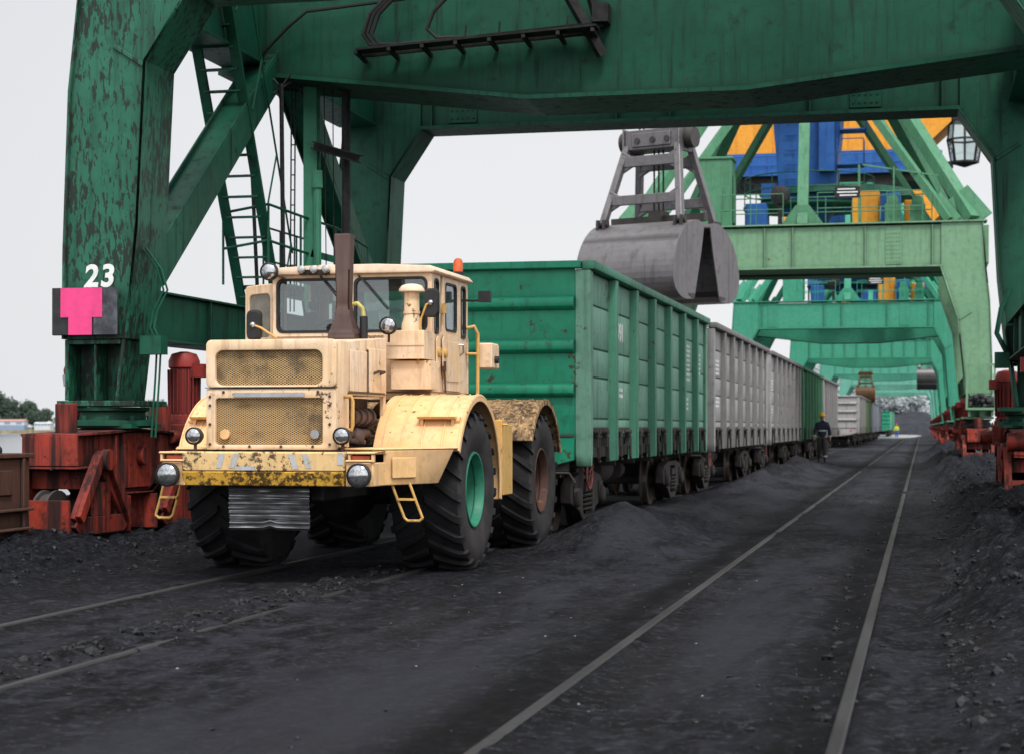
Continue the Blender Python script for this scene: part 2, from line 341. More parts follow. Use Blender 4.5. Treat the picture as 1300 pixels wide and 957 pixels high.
def ground_mat():
    m, nt, N, L, out = nodes('coal_dusted_ground')
    geo = N.new('ShaderNodeNewGeometry'); P = geo.outputs['Position']
    sx = N.new('ShaderNodeSeparateXYZ'); L.new(P, sx.inputs[0])
    a = noise(nt, P, .5, 6, .62, (1,.32,1)); b_ = noise(nt, P, 2.6, 8, .7, (1,.5,1)); f = noise(nt, P, 13, 8, .78); g = noise(nt, P, 60, 4, .7)
    c = mixc(nt, ramp(nt, a, .36, .64), (.013,.0132,.0165), (.055,.055,.066))
    c = mixc(nt, ramp(nt, b_, .44, .58, 0, .9), c, (.006,.006,.007))
    c = mixc(nt, ramp(nt, noise(nt, P, 5.5, 6, .7, (1,.6,1)), .52, .66, 0, .75), c, (.095,.095,.108))
    c = mixc(nt, ramp(nt, noise(nt, P, 2.0, 5, .6, (1,.06,1)), .46, .66, 0, .5), c, (.011,.011,.012))
    c = mixc(nt, ramp(nt, noise(nt, P, .8, 4, .6, (1,.3,1)), .50, .66, 0, .55), c, (.036,.030,.029))
    c = mixc(nt, ramp(nt, f, .51, .68, 0, .9), c, (.13,.132,.155))
    c = mixc(nt, ramp(nt, f, .47, .30, 0, .9), c, (.004,.004,.0048))
    c = mixc(nt, ramp(nt, g, .52, .74, 0, .6), c, (.088,.089,.103))
    sp = N.new('ShaderNodeTexVoronoi'); sp.inputs['Scale'].default_value = 17; L.new(P, sp.inputs['Vector'])
    c = mixc(nt, math_(nt, 'MULTIPLY', ramp(nt, sp.outputs['Distance'], .17, .11), ramp(nt, noise(nt, P, 1.1, 3), .47, .60)), c, (.16,.155,.15))
    band = math_(nt, 'MAXIMUM', math_(nt, 'MULTIPLY', ramp(nt, sx.outputs[0], -4.3, -3.4), ramp(nt, sx.outputs[0], -2.0, -2.7)), math_(nt, 'MULTIPLY', ramp(nt, sx.outputs[0], -1.8, -1.3), ramp(nt, sx.outputs[0], -.6, -1.0)))
    c = mixc(nt, math_(nt, 'MULTIPLY', band, ramp(nt, noise(nt, P, .9, 5, .6, (1,.22,1)), .40, .62, 0, .72)), c, (.082,.083,.096))
    # heaped coal away from the tracks is darker and bluer
    heap = math_(nt, 'MAXIMUM', ramp(nt, sx.outputs[0], .1, .9), ramp(nt, sx.outputs[0], -7.1, -7.8))
    c = mixc(nt, math_(nt, 'MULTIPLY', heap, .65), c, mixc(nt, ramp(nt, f, .38, .68), (.0045,.005,.0063), (.050,.053,.066)))
    c = mixc(nt, math_(nt, 'MULTIPLY', ramp(nt, math_(nt, 'ABSOLUTE', math_(nt, 'SUBTRACT', math_(nt, 'ABSOLUTE', math_(nt, 'ADD', sx.outputs[0], 1.32)), .78)), .30, .06), ramp(nt, noise(nt, P, 2.4, 4, .6, (1,.3,1)), .35, .55, .1, .8)), c, (.008,.008,.0095))
    c = mixc(nt, 1.0, c, (.70,.715,.765), 'MULTIPLY')
    b = N.new('ShaderNodeBsdfPrincipled'); L.new(c, b.inputs['Base Color'])
    L.new(ramp(nt, a, .3, .7, .62, .85), b.inputs['Roughness']); b.inputs['Specular IOR Level'].default_value = .10
    h = math_(nt, 'ADD', math_(nt, 'MULTIPLY', f, 1.), math_(nt, 'MULTIPLY', g, .25))
    L.new(bump(nt, h, 1.0, .085, bump(nt, b_, .8, .12)), b.inputs['Normal']); L.new(b.outputs[0], out.inputs[0]); return m
GROUND = ground_mat()
COAL = plain('coal_heap', (.030,.031,.036), .7, 0, .4, var=.55, sc_=3.5, bmp=.5)
COALF = plain('misty_coal_heap', (.027,.029,.037), .9, 0, .2, var=.3, sc_=.8)
LUMP = plain('coal_lump', (.009,.0095,.0115), .5, 0, .3, var=.6, sc_=30)
def water_mat():
    m, nt, N, L, out = nodes('river_water')
    geo = N.new('ShaderNodeNewGeometry'); b = N.new('ShaderNodeBsdfPrincipled'); b.inputs['Base Color'].default_value = (.09,.11,.12,1)
    b.inputs['Roughness'].default_value = .16; b.inputs['Specular IOR Level'].default_value = .6
    L.new(bump(nt, noise(nt, geo.outputs['Position'], .8, 4, .6, (1,.4,1)), .25, .1), b.inputs['Normal']); L.new(b.outputs[0], out.inputs[0]); return m
WATER = water_mat()
def wet():
    m, nt, N, L, out = nodes('wet_puddle')
    b = N.new('ShaderNodeBsdfPrincipled'); b.inputs['Base Color'].default_value = (.30,.31,.32,1); b.inputs['Roughness'].default_value = .30; b.inputs['Specular IOR Level'].default_value = .6
    geo = N.new('ShaderNodeNewGeometry'); L.new(bump(nt, noise(nt, geo.outputs['Position'], 1.5, 3), .1, .02), b.inputs['Normal'])
    L.new(b.outputs[0], out.inputs[0]); return m
WET = wet()
LEAF = plain('hazy_leaves', (.075,.105,.085), .9, var=.5, sc_=.4, bmp=0)
LEAFF = plain('misty_leaves', (.62,.66,.67), .95, var=.16, sc_=.1, bmp=0)
def misty(name, c):
    m, nt, N, L, out = nodes(name); d = N.new('ShaderNodeBsdfDiffuse'); t = N.new('ShaderNodeBsdfTranslucent'); mx = N.new('ShaderNodeMixShader')
    d.inputs[0].default_value = t.inputs[0].default_value = (*c, 1); mx.inputs[0].default_value = .5
    L.new(d.outputs[0], mx.inputs[1]); L.new(t.outputs[0], mx.inputs[2]); L.new(mx.outputs[0], out.inputs[0]); return m
LEAFF = misty('misty_foliage', (.56,.60,.61)); LEAF = misty('river_bank_foliage', (.10,.14,.105))  # LEAFF: mist is put into the pale leaf colour
BARK = plain('hazy_bark', (.09,.085,.075), .9)
EMB = plain('ochre_quay_wall', (.33,.28,.16), .9, var=.3, sc_=.3)
SHW = plain('shed_white', (.55,.57,.58), .8); SHB = plain('shed_blue', (.22,.28,.38), .8); SHR = plain('shed_red', (.42,.22,.19), .8)  # wall and roof colours muted, with distance haze put into them
BANK = plain('far_bank_grass', (.10,.12,.09), .95, sc_=.1)
SKIN = plain('skin', (.38,.21,.14), .55, var=.1)
NAVY = plain('navy_jacket_cloth', (.018,.023,.040), .85, var=.3, sc_=20)
TROU = plain('grey_work_trousers', (.045,.041,.040), .85, var=.3, sc_=20)
BOOT = plain('black_boot_leather', (.014,.013,.013), .5)
HELM = plain('yellow_helmet_plastic', (.85,.50,.01), .35, var=.05)
HELMP = plain('pink_helmet_plastic', (.85,.10,.12), .35, var=.05)
HIVIS = plain('yellow_vest_cloth', (.68,.85,.02), .7, var=.1)
BLUT = plain('blue_trouser_cloth', (.03,.11,.42), .8, var=.2)
REFL = plain('silver_reflective_tape', (.42,.46,.48), .4, var=.1)
YEL = plain('digger_yellow', (.62,.36,.03), .6)
REDREF = plain('red_reflector', (.62,.05,.035), .35, var=.1)
STRP = paint('faded_grey_stripe', (.42,.43,.44), .6, dirt=(.2,.17,.1), dirt_amt=.5, streak=.4, rust_amt=.9, ao=0, sc_=2)
LGS = paint('mid_green_strut_paint', (.07,.225,.12), .55, dirt=(.03,.05,.035), dirt_amt=.45, streak=.45, rust_amt=.35, rust=(.22,.05,.05), fade=(.12,.29,.17), ao=.6)
# ------------------------------------------------------------------ camera, sky, sun
TH_ = math.atan(521/2280)
cam = bpy.data.cameras.new('camera'); co = bpy.data.objects.new('camera', cam); col.objects.link(co)
co.location = (0, 0, 1.43); co.rotation_euler = (R(90), 0, TH_)
cam.sensor_width = 36; cam.lens = 2280/1300*36; cam.shift_y = (541-478.5)/1300
cam.clip_start = .1; cam.clip_end = 9000
cam.dof.use_dof = True; cam.dof.focus_distance = 17.5; cam.dof.aperture_fstop = 3.2
sc.camera = co
sc.view_settings.view_transform = 'Standard'; sc.view_settings.look = 'None'; sc.view_settings.exposure = 0
EL, AZ = R(58), R(150)          # sun: behind the camera, to its right, above thick cloud
sdir = Vector((math.sin(AZ)*math.cos(EL), math.cos(AZ)*math.cos(EL), math.sin(EL)))
w = bpy.data.worlds.new('World'); sc.world = w; w.use_nodes = True
nt = w.node_tree; bg = nt.nodes['Background']
sky = nt.nodes.new('ShaderNodeTexSky'); sky.sky_type = 'NISHITA'; sky.sun_disc = False
sky.sun_elevation = EL; sky.sun_rotation = AZ; sky.dust_density = 4; sky.air_density = 1.5
sk = nt.nodes.new('ShaderNodeVectorMath'); sk.operation = 'SCALE'; sk.inputs['Scale'].default_value = .10; nt.links.new(sky.outputs[0], sk.inputs[0])
tc = nt.nodes.new('ShaderNodeTexCoord')
dp = nt.nodes.new('ShaderNodeVectorMath'); dp.operation = 'DOT_PRODUCT'; dp.inputs[1].default_value = sdir; nt.links.new(tc.outputs['Generated'], dp.inputs[0])
sx = nt.nodes.new('ShaderNodeSeparateXYZ'); nt.links.new(tc.outputs['Generated'], sx.inputs[0])
up = ramp(nt, sx.outputs[2], 0., .5)
cl = noise(nt, tc.outputs['Generated'], 2.2, 4, .55, (1,1,2.5))
lowc = mixc(nt, up, (.91,.92,.945), (.76,.77,.80))
lowc = mixc(nt, ramp(nt, sx.outputs[0], -.25, -.62, 0, .5), lowc, (.66,.67,.70))
lowc = mixc(nt, ramp(nt, cl, .35, .7, 0, .45), lowc, (.82,.83,.86))
glow = ramp(nt, dp.outputs['Value'], .05, 1.0, 0, 1)
mul = math_(nt, 'ADD', 1.0, math_(nt, 'MULTIPLY', glow, 1.5))
v = nt.nodes.new('ShaderNodeVectorMath'); v.operation = 'SCALE'; nt.links.new(lowc, v.inputs[0]); nt.links.new(mul, v.inputs['Scale'])
nt.links.new(mixc(nt, .06, v.outputs[0], sk.outputs[0]), bg.inputs[0]); bg.inputs[1].default_value = 1.0
sl = bpy.data.lights.new('sun', 'SUN'); sl.energy = 2.6; sl.angle = R(13); sl.color = (1, .965, .92)
so = bpy.data.objects.new('sun', sl); col.objects.link(so); so.rotation_euler = (-sdir).to_track_quat('-Z', 'Y').to_euler()

# ------------------------------------------------------------------ ground
rng = np.random.RandomState(11); TAB = rng.rand(256, 256)
def vn(x, y):
    xi = np.floor(x).astype(int); yi = np.floor(y).astype(int); fx = x-xi; fy = y-yi
    fx = fx*fx*(3-2*fx); fy = fy*fy*(3-2*fy); t = lambda a, b: TAB[a % 256, b % 256]
    return (t(xi,yi)*(1-fx)+t(xi+1,yi)*fx)*(1-fy)+(t(xi,yi+1)*(1-fx)+t(xi+1,yi+1)*fx)*fy
def fbm(x, y, o=4):
    s = 0; a = .5
    for k in range(o): s = s + a*vn(x*2**k+17*k, y*2**k+31*k); a *= .5
    return s
def ss(a, b, x):
    t = np.clip((x-a)/(b-a), 0, 1); return t*t*(3-2*t)
def gh(X, Y):
    X = np.asarray(X, float); Y = np.asarray(Y, float)
    far = 1-ss(90, 140, Y)
    h = (fbm(X*1.3, Y*.8, 4)-.47)*.035
    h += (fbm(X*7, Y*7, 3)-.43)*.020
    # spoil along the land-side crane rail
    e = ss(.05, .95, X+.4*(vn(X*0+3.3, Y*.35)-.5))
    lump = fbm(X*1.5, Y*.55, 5)
    h += far*e*(.20+.85*np.clip(lump-.25, 0, 1)+.20*np.abs(fbm(X*3.5, Y*3.5, 4)-.45)*2+.09*(fbm(X*8+3, Y*8, 3)-.4))*(1-.75*ss(3.2, 4.5, X))*(.45+.55*ss(11, 15, Y))
    # spoil along the quay-side crane rail
    e = ss(-7.35, -8.6, X+.4*(vn(X*0+9.1, Y*.6)-.5))
    h += far*e*(.04+.42*np.clip(fbm(X*1.2+50, Y*.8, 5)-.22, 0, 1)+.20*np.abs(fbm(X*3.5+9, Y*3.5, 4)-.45)*2+.09*(fbm(X*8+9, Y*8, 3)-.4))*(1-ss(-11.5, -12.6, X))
    # loose coal heaped beside the wagons, with rake ridges
    g = np.exp(-((X+3.62)/.72)**2)*ss(18.8, 21.5, Y)*(1-ss(55, 75, Y))
    h += g*(.12+.80*np.clip(fbm(X*.8+7, Y*.33, 4)-.27, 0, 1)+.07*(fbm(X*6,Y*6,3)-.4))
    g2 = ss(-4.3, -3.2, X)*(1-ss(-2.9, -2.2, X))*ss(18.5, 21, Y)*(1-ss(40, 50, Y))
    h += g2*.06*np.sin((X*2.2+Y*1.6+fbm(X, Y*.6, 3)*7)*2.1)*ss(.3, .6, fbm(X*.7, Y*.25, 2))
    # crumbled strip inside the near rail of the wagon track
    g = np.exp(-((X+5.1)/.17)**2)*(1-ss(16.5, 18, Y))
    h += g*(.02+.16*np.clip(fbm(X*5, Y*3, 4)-.25, 0, 1))
    # rutted strip left of the right rail
    g = np.exp(-((X+.56)/.13)**2)
    h += far*g*(-.035+.09*np.clip(fbm(X*6, Y*2.2, 4)-.38, 0, 1))
    h += (fbm(X*3.2, Y*.10, 4)-.47)*.05*(1-ss(60, 120, Y))
    # rail heads lie clear of the coal in most places and under it in others
    for rx in (-6.36, -4.84, -1.895, -.375):
        k = np.exp(-((X-rx)/.085)**2)*ss(.36, .5, fbm(Y*.55+rx*7, Y*0+rx, 4)*(1.06 if rx > -.5 else .82 if rx < -1.5 and rx > -2 else .90)); h = h*(1-.88*k) - .010*k; h = h+np.exp(-((X-rx)/.12)**2)*(1-k)*.026
    return h
def gz(x, y): return float(gh(np.array([x]), np.array([y]))[0])
xs = np.concatenate([[-13.6, -13.5, -13.2], np.arange(-12.9, -7.5, .065), np.arange(-7.5, 2.6, .045), np.arange(2.6, 6, .2), np.geomspace(6.2, 900, 26)])
ys = [-60, -30, -12, -4, 2, 5]; y = 6.5
while y < 100: ys.append(y); y *= 1.0046
while y < 760: ys.append(y); y *= 1.06
ys = np.array(ys)
GX, GY = np.meshgrid(xs, ys); GZ = gh(GX, GY)
GZ[:, 0] = -4
nx, ny = len(xs), len(ys)
me = bpy.data.meshes.new('ground')
idx = np.arange(nx*ny).reshape(ny, nx)
fc = np.stack([idx[:-1,:-1], idx[:-1,1:], idx[1:,1:], idx[1:,:-1]], -1).reshape(-1, 4)
me.from_pydata(np.stack([GX, GY, GZ], -1).reshape(-1, 3).tolist(), [], fc.tolist())
me.polygons.foreach_set('use_smooth', [True]*len(me.polygons)); me.materials.append(GROUND)
go = bpy.data.objects.new('ground', me); col.objects.link(go); tag(go, 'dark coal-dusted yard ground with rails sunk into it', 'ground', kind='structure')
tag(MB().box(-6000, 6000, -100, 8000, -2.1, -1.6).build('water', WATER, smooth=0), 'grey river water beyond the quay', 'water', kind='structure')
# far bank of the river
b = MB()
for i in range(40):
    x0 = -640+i*25; z1 = .25+.5*random.random(); b.hexa([(x0,742,-1.7),(x0+25,742,-1.7),(x0+25,1500,-1.7),(x0,1500,-1.7),(x0,750,z1),(x0+25,750,z1),(x0+25,1500,1.5),(x0,1500,1.5)])
tag(b.build('far_bank', BANK), 'low far river bank', 'river bank', kind='structure')
q = MB()
for i in range(24): q.box(-640+i*25.02, -615.4+i*25.02, 739.5, 741.8, -1.7, .2+.08*random.random())
tag(q.build('quay_wall', EMB), 'low ochre quay wall along the far river bank', 'quay wall')
# coal lumps strewn over the spoil: nobody could count them
def lumps():
    ico = bmesh.new(); bmesh.ops.create_icosphere(ico, subdivisions=1, radius=1); bv = np.array([v.co[:] for v in ico.verts]); bf = [tuple(v.index for v in f.verts) for f in ico.faces]; ico.free()
    vs = []; fs = []; r = np.random.RandomState(5); n = 0
    N = 13000; t = r.rand(N); Y = 7.5*np.exp(r.rand(N)*1.9); u = r.rand(N); nrm = r.randn(N)
    X = np.where(t < .55, .15+2.7*u**1.2, np.where(t < .80, -7.5-3.6*u, np.where(t < .88, -5.1+nrm*.14, np.where(t < .93, -.58+nrm*.12, -7+7.2*u))))
    Y = np.where((t >= .55) & (t < .80), 12+r.rand(N)*10, np.where((t >= .80) & (t < .88), 9+r.rand(N)*8, Y))
    S = (.005+.042*r.rand(N)**7)*np.where(t < .9, 1., .5); Z = gh(X, Y)
    A = r.rand(N)*6.28
    P = bv[None]*(1+.45*(r.rand(N, len(bv), 1)-.5))*S[:, None, None]*np.stack([np.ones(N), .7+.5*r.rand(N), .55+.3*r.rand(N)], -1)[:, None]
    C, D = np.cos(A)[:, None], np.sin(A)[:, None]
    P = np.stack([P[...,0]*C-P[...,1]*D+X[:, None], P[...,0]*D+P[...,1]*C+Y[:, None], P[...,2]+(Z+S*.05)[:, None]], -1)
    vs = [P.reshape(-1, 3)]; F = np.array(bf)[None]+(np.arange(N)*len(bv))[:, None, None]; fs = F.reshape(-1, 3).tolist()
    me = bpy.data.meshes.new('coal_lumps'); me.from_pydata(np.concatenate(vs).tolist(), [], fs); me.materials.append(LUMP)
    o = bpy.data.objects.new('coal_lumps', me); col.objects.link(o); tag(o, 'loose lumps of coal strewn over the ground', 'coal', kind='stuff')
lumps()
def chips():
    r = np.random.RandomState(8); b = MB()
    for i in range(260):
        Y = 8.5*math.exp(r.rand()*1.8); X = -4.4+4.2*r.rand()
        if i % 3 == 0: X, Y = -1.15+.55*r.randn()*.6, 33+5*r.rand()
        s = .004+.009*r.rand()**2; z = gz(X, Y); a = r.rand()*6.28; c_, s_ = math.cos(a)*s, math.sin(a)*s
        b.add([(X-c_, Y-s_, z), (X+s_, Y-c_*.8, z), (X+c_*1.2, Y+s_, z), (X-s_, Y+c_, z), (X, Y, z+s*.7)], [(0,1,4),(1,2,4),(2,3,4),(3,0,4)])
    tag(b.build('gravel', plain('pale_gravel', (.17,.165,.165), .8), smooth=0), 'pale gravel chips scattered over the coal dust', 'gravel', kind='stuff')
chips()
# puddle at the far end of the yard
pts = [(-3.6+3.3*math.cos(a)*(1+.15*math.sin(3*a)), 268+52*math.sin(a)*(1+.12*math.cos(2*a))) for a in [2*math.pi*k/40 for k in range(40)]]
tag(MB().add([(x, y, .028) for x, y in pts], [tuple(range(40))]).build('puddle', WET), 'shallow puddle shining on the ground at the far end of the track', 'puddle', kind='structure')
# rails
RP = [(-.035,-.12),(.035,-.12),(.035,.018),(.024,.028),(-.024,.028),(-.035,.018)]
for rx, lab in ((-6.36,'rusty rail under the wagons, on the river side'), (-4.84,'rail under the wagons, on the side of the open track'),
                (-1.895,'rail of the open track, on the side of the wagons'), (-.375,'shiny rail of the open track, on the side of the coal spoil')):
    tag(MB().prism([(rx+a, c) for a, c in RP], 'y', -20, 420).build('rail', RAIL, smooth=20), lab, 'rail', 'rails sunk into the yard')

# ------------------------------------------------------------------ heaps
def mound(name, label, m, cx, cy, rx, ry, h, seed, n=60, amp=.35, cat='coal heap'):
    vs = []; fs = []
    A = np.linspace(-1.15, 1.15, n); U, V = np.meshgrid(A, A); rad = np.sqrt(U**2+V**2)
    X = cx+U*rx; Y = cy+V*ry
    k = fbm(U*2.2+seed, V*2.2+seed, 4)-.45
    Z = h*np.clip(1-rad**1.5+k*amp*1.4, 0, None)**.75*(1+amp*k)+h*.05*(fbm(U*12+seed, V*12, 3)-.4)-.05
    Z[0,:] = Z[-1,:] = Z[:,0] = Z[:,-1] = -.3
    i = np.arange(n*n).reshape(n, n); f = np.stack([i[:-1,:-1], i[:-1,1:], i[1:,1:], i[1:,:-1]], -1).reshape(-1, 4)
    me = bpy.data.meshes.new(name); me.from_pydata(np.stack([X, Y, Z], -1).reshape(-1, 3).tolist(), [], f.tolist()); me.materials.append(m)
    me.polygons.foreach_set('use_smooth', [True]*len(me.polygons))
    o = bpy.data.objects.new(name, me); col.objects.link(o); return tag(o, label, cat)
mound('coal_heap', 'broad misty grey coal heap closing off the far end of the yard', COALF, -1.0, 345, 13, 22, 3.9, 3, amp=.25)
mound('coal_heap', 'tall grey coal heap behind the crane legs on the land side', COAL, 12.5, 112, 8.5, 26, 4.6, 21)

# ------------------------------------------------------------------ trees
def tree(label, x, y, h, w, m, seed, z0=0, group=None, leaf=None, n=1500):
    r = random.Random(seed); t = thing('leafy_tree', label, 'tree', (x, y, z0), 0, group)
    tr = MB(); tr.tube([(0,0,-.2),(.02*h,0,h*.3),(-.01*h,.01*h,h*.62)], [h*.028,h*.02,h*.008], 7)
    for k in range(5):
        a = r.random()*6.28; z = h*(.28+.08*k); tr.tube([(0,0,z),(math.cos(a)*w*.28, math.sin(a)*w*.28, z+h*.2)], [h*.01,h*.004], 5)
    tr.build('trunk', BARK, t)
    cr = MB(); blobs = []
    for k in range(11):
        a = r.random()*6.28; q = r.random()**.5; z = h*(.32+.6*r.random()); f = 1-.55*abs(z/h-.55)/.45
        blobs.append((math.cos(a)*q*w*.36*f, math.sin(a)*q*w*.36*f, z, w*(.13+.12*r.random())))
    L = leaf or h*.035
    for k in range(n):
        bx, by, bz, br = r.choice(blobs); d = Vector((r.gauss(0,1), r.gauss(0,1), r.gauss(0,.85))).normalized()*br*(.55+.5*r.random())
        c = Vector((bx, by, bz))+d; a = Vector((r.gauss(0,1), r.gauss(0,1), r.gauss(0,1))).normalized(); b_ = a.orthogonal().normalized(); s = L*(.5+r.random())
        cr.add([c-a*s*.5, c+b_*s*.4, c+a*s*.6, c-b_*s*.4], [(0,1,2,3)])
    o = cr.mesh('crown', m, smooth=0); ob = bpy.data.objects.new('crown', o); col.objects.link(ob); ob.parent = t
    return t
# ------------------------------------------------------------------ gondola wagons
XW = -5.60; HW = 1.50; LB = 12.7; ZB, ZT = 1.08, 3.53
def wheel_part(parent, x, y, sgn, r=.475):
    o = MB().lathe([(.10,.09*sgn),(.10,.035*sgn),(.36,.015*sgn),(.40,.055*sgn),(r-.005,.055*sgn),(r,-.03*sgn),(r+.012,-.05*sgn),(r+.026,-.062*sgn),(r+.026,-.08*sgn),(r-.06,-.08*sgn),(.38,-.04*sgn),(.10,-.05*sgn)], (x,y,r), 'x', 36).build('wheel', WHL, parent, smooth=40)
    MB().lathe([(r+.001,.05*sgn),(r+.004,-.025*sgn)], (x,y,r), 'x', 36, cap=False).build('tread', TREAD, o)
    return o
def coil(b, x, y, z0, z1, r, turns, w):
    n = 12*turns; b.tube([(x+r*math.cos(k*6.2832/12), y+r*math.sin(k*6.2832/12), z0+(z1-z0)*k/n) for k in range(n+1)], w, 6)
def bogie(parent, yc):
    f = MB().box(-.85,.85,yc-.16,yc+.16,.42,.72); b = f.build('bogie_bolster', BOG, parent, bevel=.02)
    for s in (-1, 1):
        x0, x1 = (1.018-.075)*s, (1.018+.075)*s
        fr = MB()
        out = [(-1.22,.62),(-1.22,.42),(-.95,.36),(-.62,.30),(-.30,.12),(.30,.12),(.62,.30),(.95,.36),(1.22,.42),(1.22,.62),(1.02,.74),(.55,.80),(-.55,.80),(-1.02,.74)]
        inn = [(-.33,.70),(-.36,.36),(-.35,.34),(-.34,.30),(-.30,.24),(.30,.24),(.34,.30),(.35,.34),(.36,.36),(.33,.70),(.3,.705),(.2,.71),(-.2,.71),(-.3,.705)]
        fr.ring([(yc+a, c) for a, c in out], [(yc+a, c) for a, c in inn], 'x', min(x0,x1), max(x0,x1))
        sf = fr.build('side_frame', BOG, parent, bevel=.012)
        for dy in (-.2, 0, .2): sp = MB(); coil(sp, 1.03*s, yc+dy, .25, .56, .085, 5, .021); sp.build('spring', BOG, sf)
        sp = MB(); sp.box(.93*s if s>0 else -1.12, 1.12 if s>0 else .93*s, yc-.29, yc+.29, .56, .66)
        sp.build('spring_seat', BOG, sf)
        for dy in (-.925, .925):
            bx = MB()
            bx.lathe([(.09,.0),(.125,.02),(.125,.14),(.09,.17)], (1.0*s if s>0 else -1.0, yc+dy, .475), (Vector((s,0,0)),Vector((0,1,0)),Vector((0,0,1))), 14)
            bx.box(min(.96*s,1.14*s), max(.96*s,1.12*s), yc+dy-.14, yc+dy+.14, .5, .66)
            bx.build('axle_box', BOG, parent, bevel=.01)
        br = MB()
        for dy in (-.40, .40): br.bar((.72*s, yc+dy, .3), (.72*s, yc+dy*1.12, .82), .06, .05); br.box(min(.68*s,.80*s), max(.68*s,.80*s), yc+dy*1.08-.03, yc+dy*1.08+.03, .28, .66)
        br.build('brake_rigging', BOG, parent)
    for dy in (-.925, .925):
        ax = MB().cyl((-.95, yc+dy, .475), (.95, yc+dy, .475), .08).build('axle', BOG, parent)
        for s in (-1, 1): wheel_part(ax, .76*s, yc+dy, s)
def make_wagon(label, loc):
    t = thing('gondola_wagon', label, 'freight wagon', loc, 0, 'coal wagons standing on the track')
    # body: end walls, floor and side walls as parts
    fl = MB().box(-1.36,1.36,.05,LB-.05,1.18,1.28); fl.build('floor', BOG, t)
    pit = LB/7
    for s in (-1, 1):
        sp = MB(); a, c = sorted((1.38*s, 1.42*s)); sp.box(a, c, .03, LB-.03, 1.30, 3.44)
        for k in range(7):
            y0, y1 = k*pit+.13, (k+1)*pit-.13
            if k == 0: y0 = .2
            if k == 6: y1 = LB-.2
            for z0, z1 in ((1.33,1.52),(1.54,2.05),(2.07,2.42),(2.44,2.98),(3.0,3.40)):
                a, c = sorted((1.40*s, 1.443*s)); sp.box(a, c, y0, y1, z0, z1)
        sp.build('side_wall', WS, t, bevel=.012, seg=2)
        for k in range(1, 7):
            y = k*pit; x0, x1 = 1.41*s, 1.545*s
            p = MB().hexa([(x0,y-.13,.95),(x0,y+.13,.95),(x1,y+.09,.97),(x1,y-.09,.97),(x0,y-.13,3.415),(x0,y+.13,3.415),(x1,y+.09,3.415),(x1,y-.09,3.415)])
            p.build('side_post', WP, t, bevel=.01)
        for y in (0., LB-.20):
            a, c = sorted((1.30*s, 1.5*s))
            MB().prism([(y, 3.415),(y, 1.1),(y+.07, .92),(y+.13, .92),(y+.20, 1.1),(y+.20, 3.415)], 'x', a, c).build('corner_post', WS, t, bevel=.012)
        a, c = sorted((1.39*s, 1.56*s)); MB().box(a, c, -.01, LB+.01, 3.418, 3.53).build('top_rim', WP, t, bevel=.015, seg=2)
        a, c = sorted((1.2*s, 1.40*s)); MB().box(a, c, .05, LB-.05, 1.02, 1.175).build('side_sill', BOG, t, bevel=.01)
        for k in range(7):
            b = MB()
            for q in ((.28,.72) if k != 0 else (.3,.68)):
                y = k*pit+pit*q; x = 1.445*s
                b.bar((x+.03*s, y, 1.38), (x+.03*s, y, 1.16), .07, .05); b.bar((x+.03*s, y-.07, 1.33), (x+.06*s, y+.05, 1.36), .05, .06)
                b.bar((x+.05*s, y+.06, 1.30), (x+.05*s, y+.1, 1.02), .04, .05); b.cyl((x, y-.08, 1.36), (x+.08*s, y-.08, 1.36), .028, n=8); b.tube([(x+.05*s,y+.1,1.02),(x+.05*s,y+.13,.97),(x+.05*s,y+.19,.98)], .018, 6)
            b.bar((1.43*s, k*pit+.2, 1.40), (1.43*s, (k+1)*pit-.2, 1.40), .05, .035)
            b.build('hatch_latch', BOG, t)
    for e, y in ((-1, 0.), (1, LB)):
        ew = MB(); a, c = sorted((y-.005*e*0-.05*e, y-.01*e)); ew.box(-1.298, 1.298, a, c, 1.06, 3.44)
        ew.build('end_wall', WE, t)
        for z0, z1 in ((2.90,3.09),(2.35,2.54),(1.80,1.99)):
            a0, a1 = y-.008*e, y+.085*e
            MB().hexa([(-1.295,min(a0,a0),z0),(1.295,a0,z0),(1.295,a0+.0,z1),(-1.295,a0,z1),(-1.295,a1,z0+.05),(1.295,a1,z0+.05),(1.295,a1,z1-.04),(-1.295,a1,z1-.04)]).build('end_rib', WE, t, bevel=.008)
        rim = MB(); a, c = sorted((y-.06*e, y+.075*e)); rim.box(-1.385, 1.385, a, c, 3.43, 3.525).build('end_rim', WE, t, bevel=.012)
        b = MB(); a, c = sorted((y-.02*e, y+.03*e)); b.prism([(-1.297,1.30),(-1.297,1.0),(-.5,.80),(.5,.80),(1.297,1.0),(1.297,1.30)], 'y', a, c).build('end_sill', WE, t, bevel=.01)
        lip = MB(); a, c = sorted((y-.0, y+.045*e))
        lip.box(-1.29, 1.29, a, c, 1.302, 1.33); lip.build('end_seam', BOG, t)
        for xx in (-.02,):
            MB().bar((xx, y+.02*e, 1.35), (xx, y+.02*e, 1.79), .14, .06, up=(0,1,0)).build('end_stiffener', WE, t, bevel=.01)
        MB().box(.86*1, .98, *sorted((y+.032*e, y+.045*e)), 1.1, 1.2).build('reflector', REDREF, t)
        cp = MB(); cp.box(-.12,.12,*sorted((y-.2*e, y+.28*e)),.93,1.2); cp.box(-.17,.17,*sorted((y+.26*e, y+.46*e)),.90,1.22); cp.hexa([(-.2,y+.44*e,.92),(.0,y+.44*e,.92),(-.02,y+.57*e,.94),(-.14,y+.57*e,.94),(-.2,y+.44*e,1.2),(.0,y+.44*e,1.2),(-.02,y+.57*e,1.18),(-.14,y+.57*e,1.18)])
        cp.build('coupler', BOG, t, bevel=.015)
    u = MB(); u.box(-.32,-.16,.1,LB-.1,.80,1.16); u.box(.16,.32,.1,LB-.1,.80,1.16)
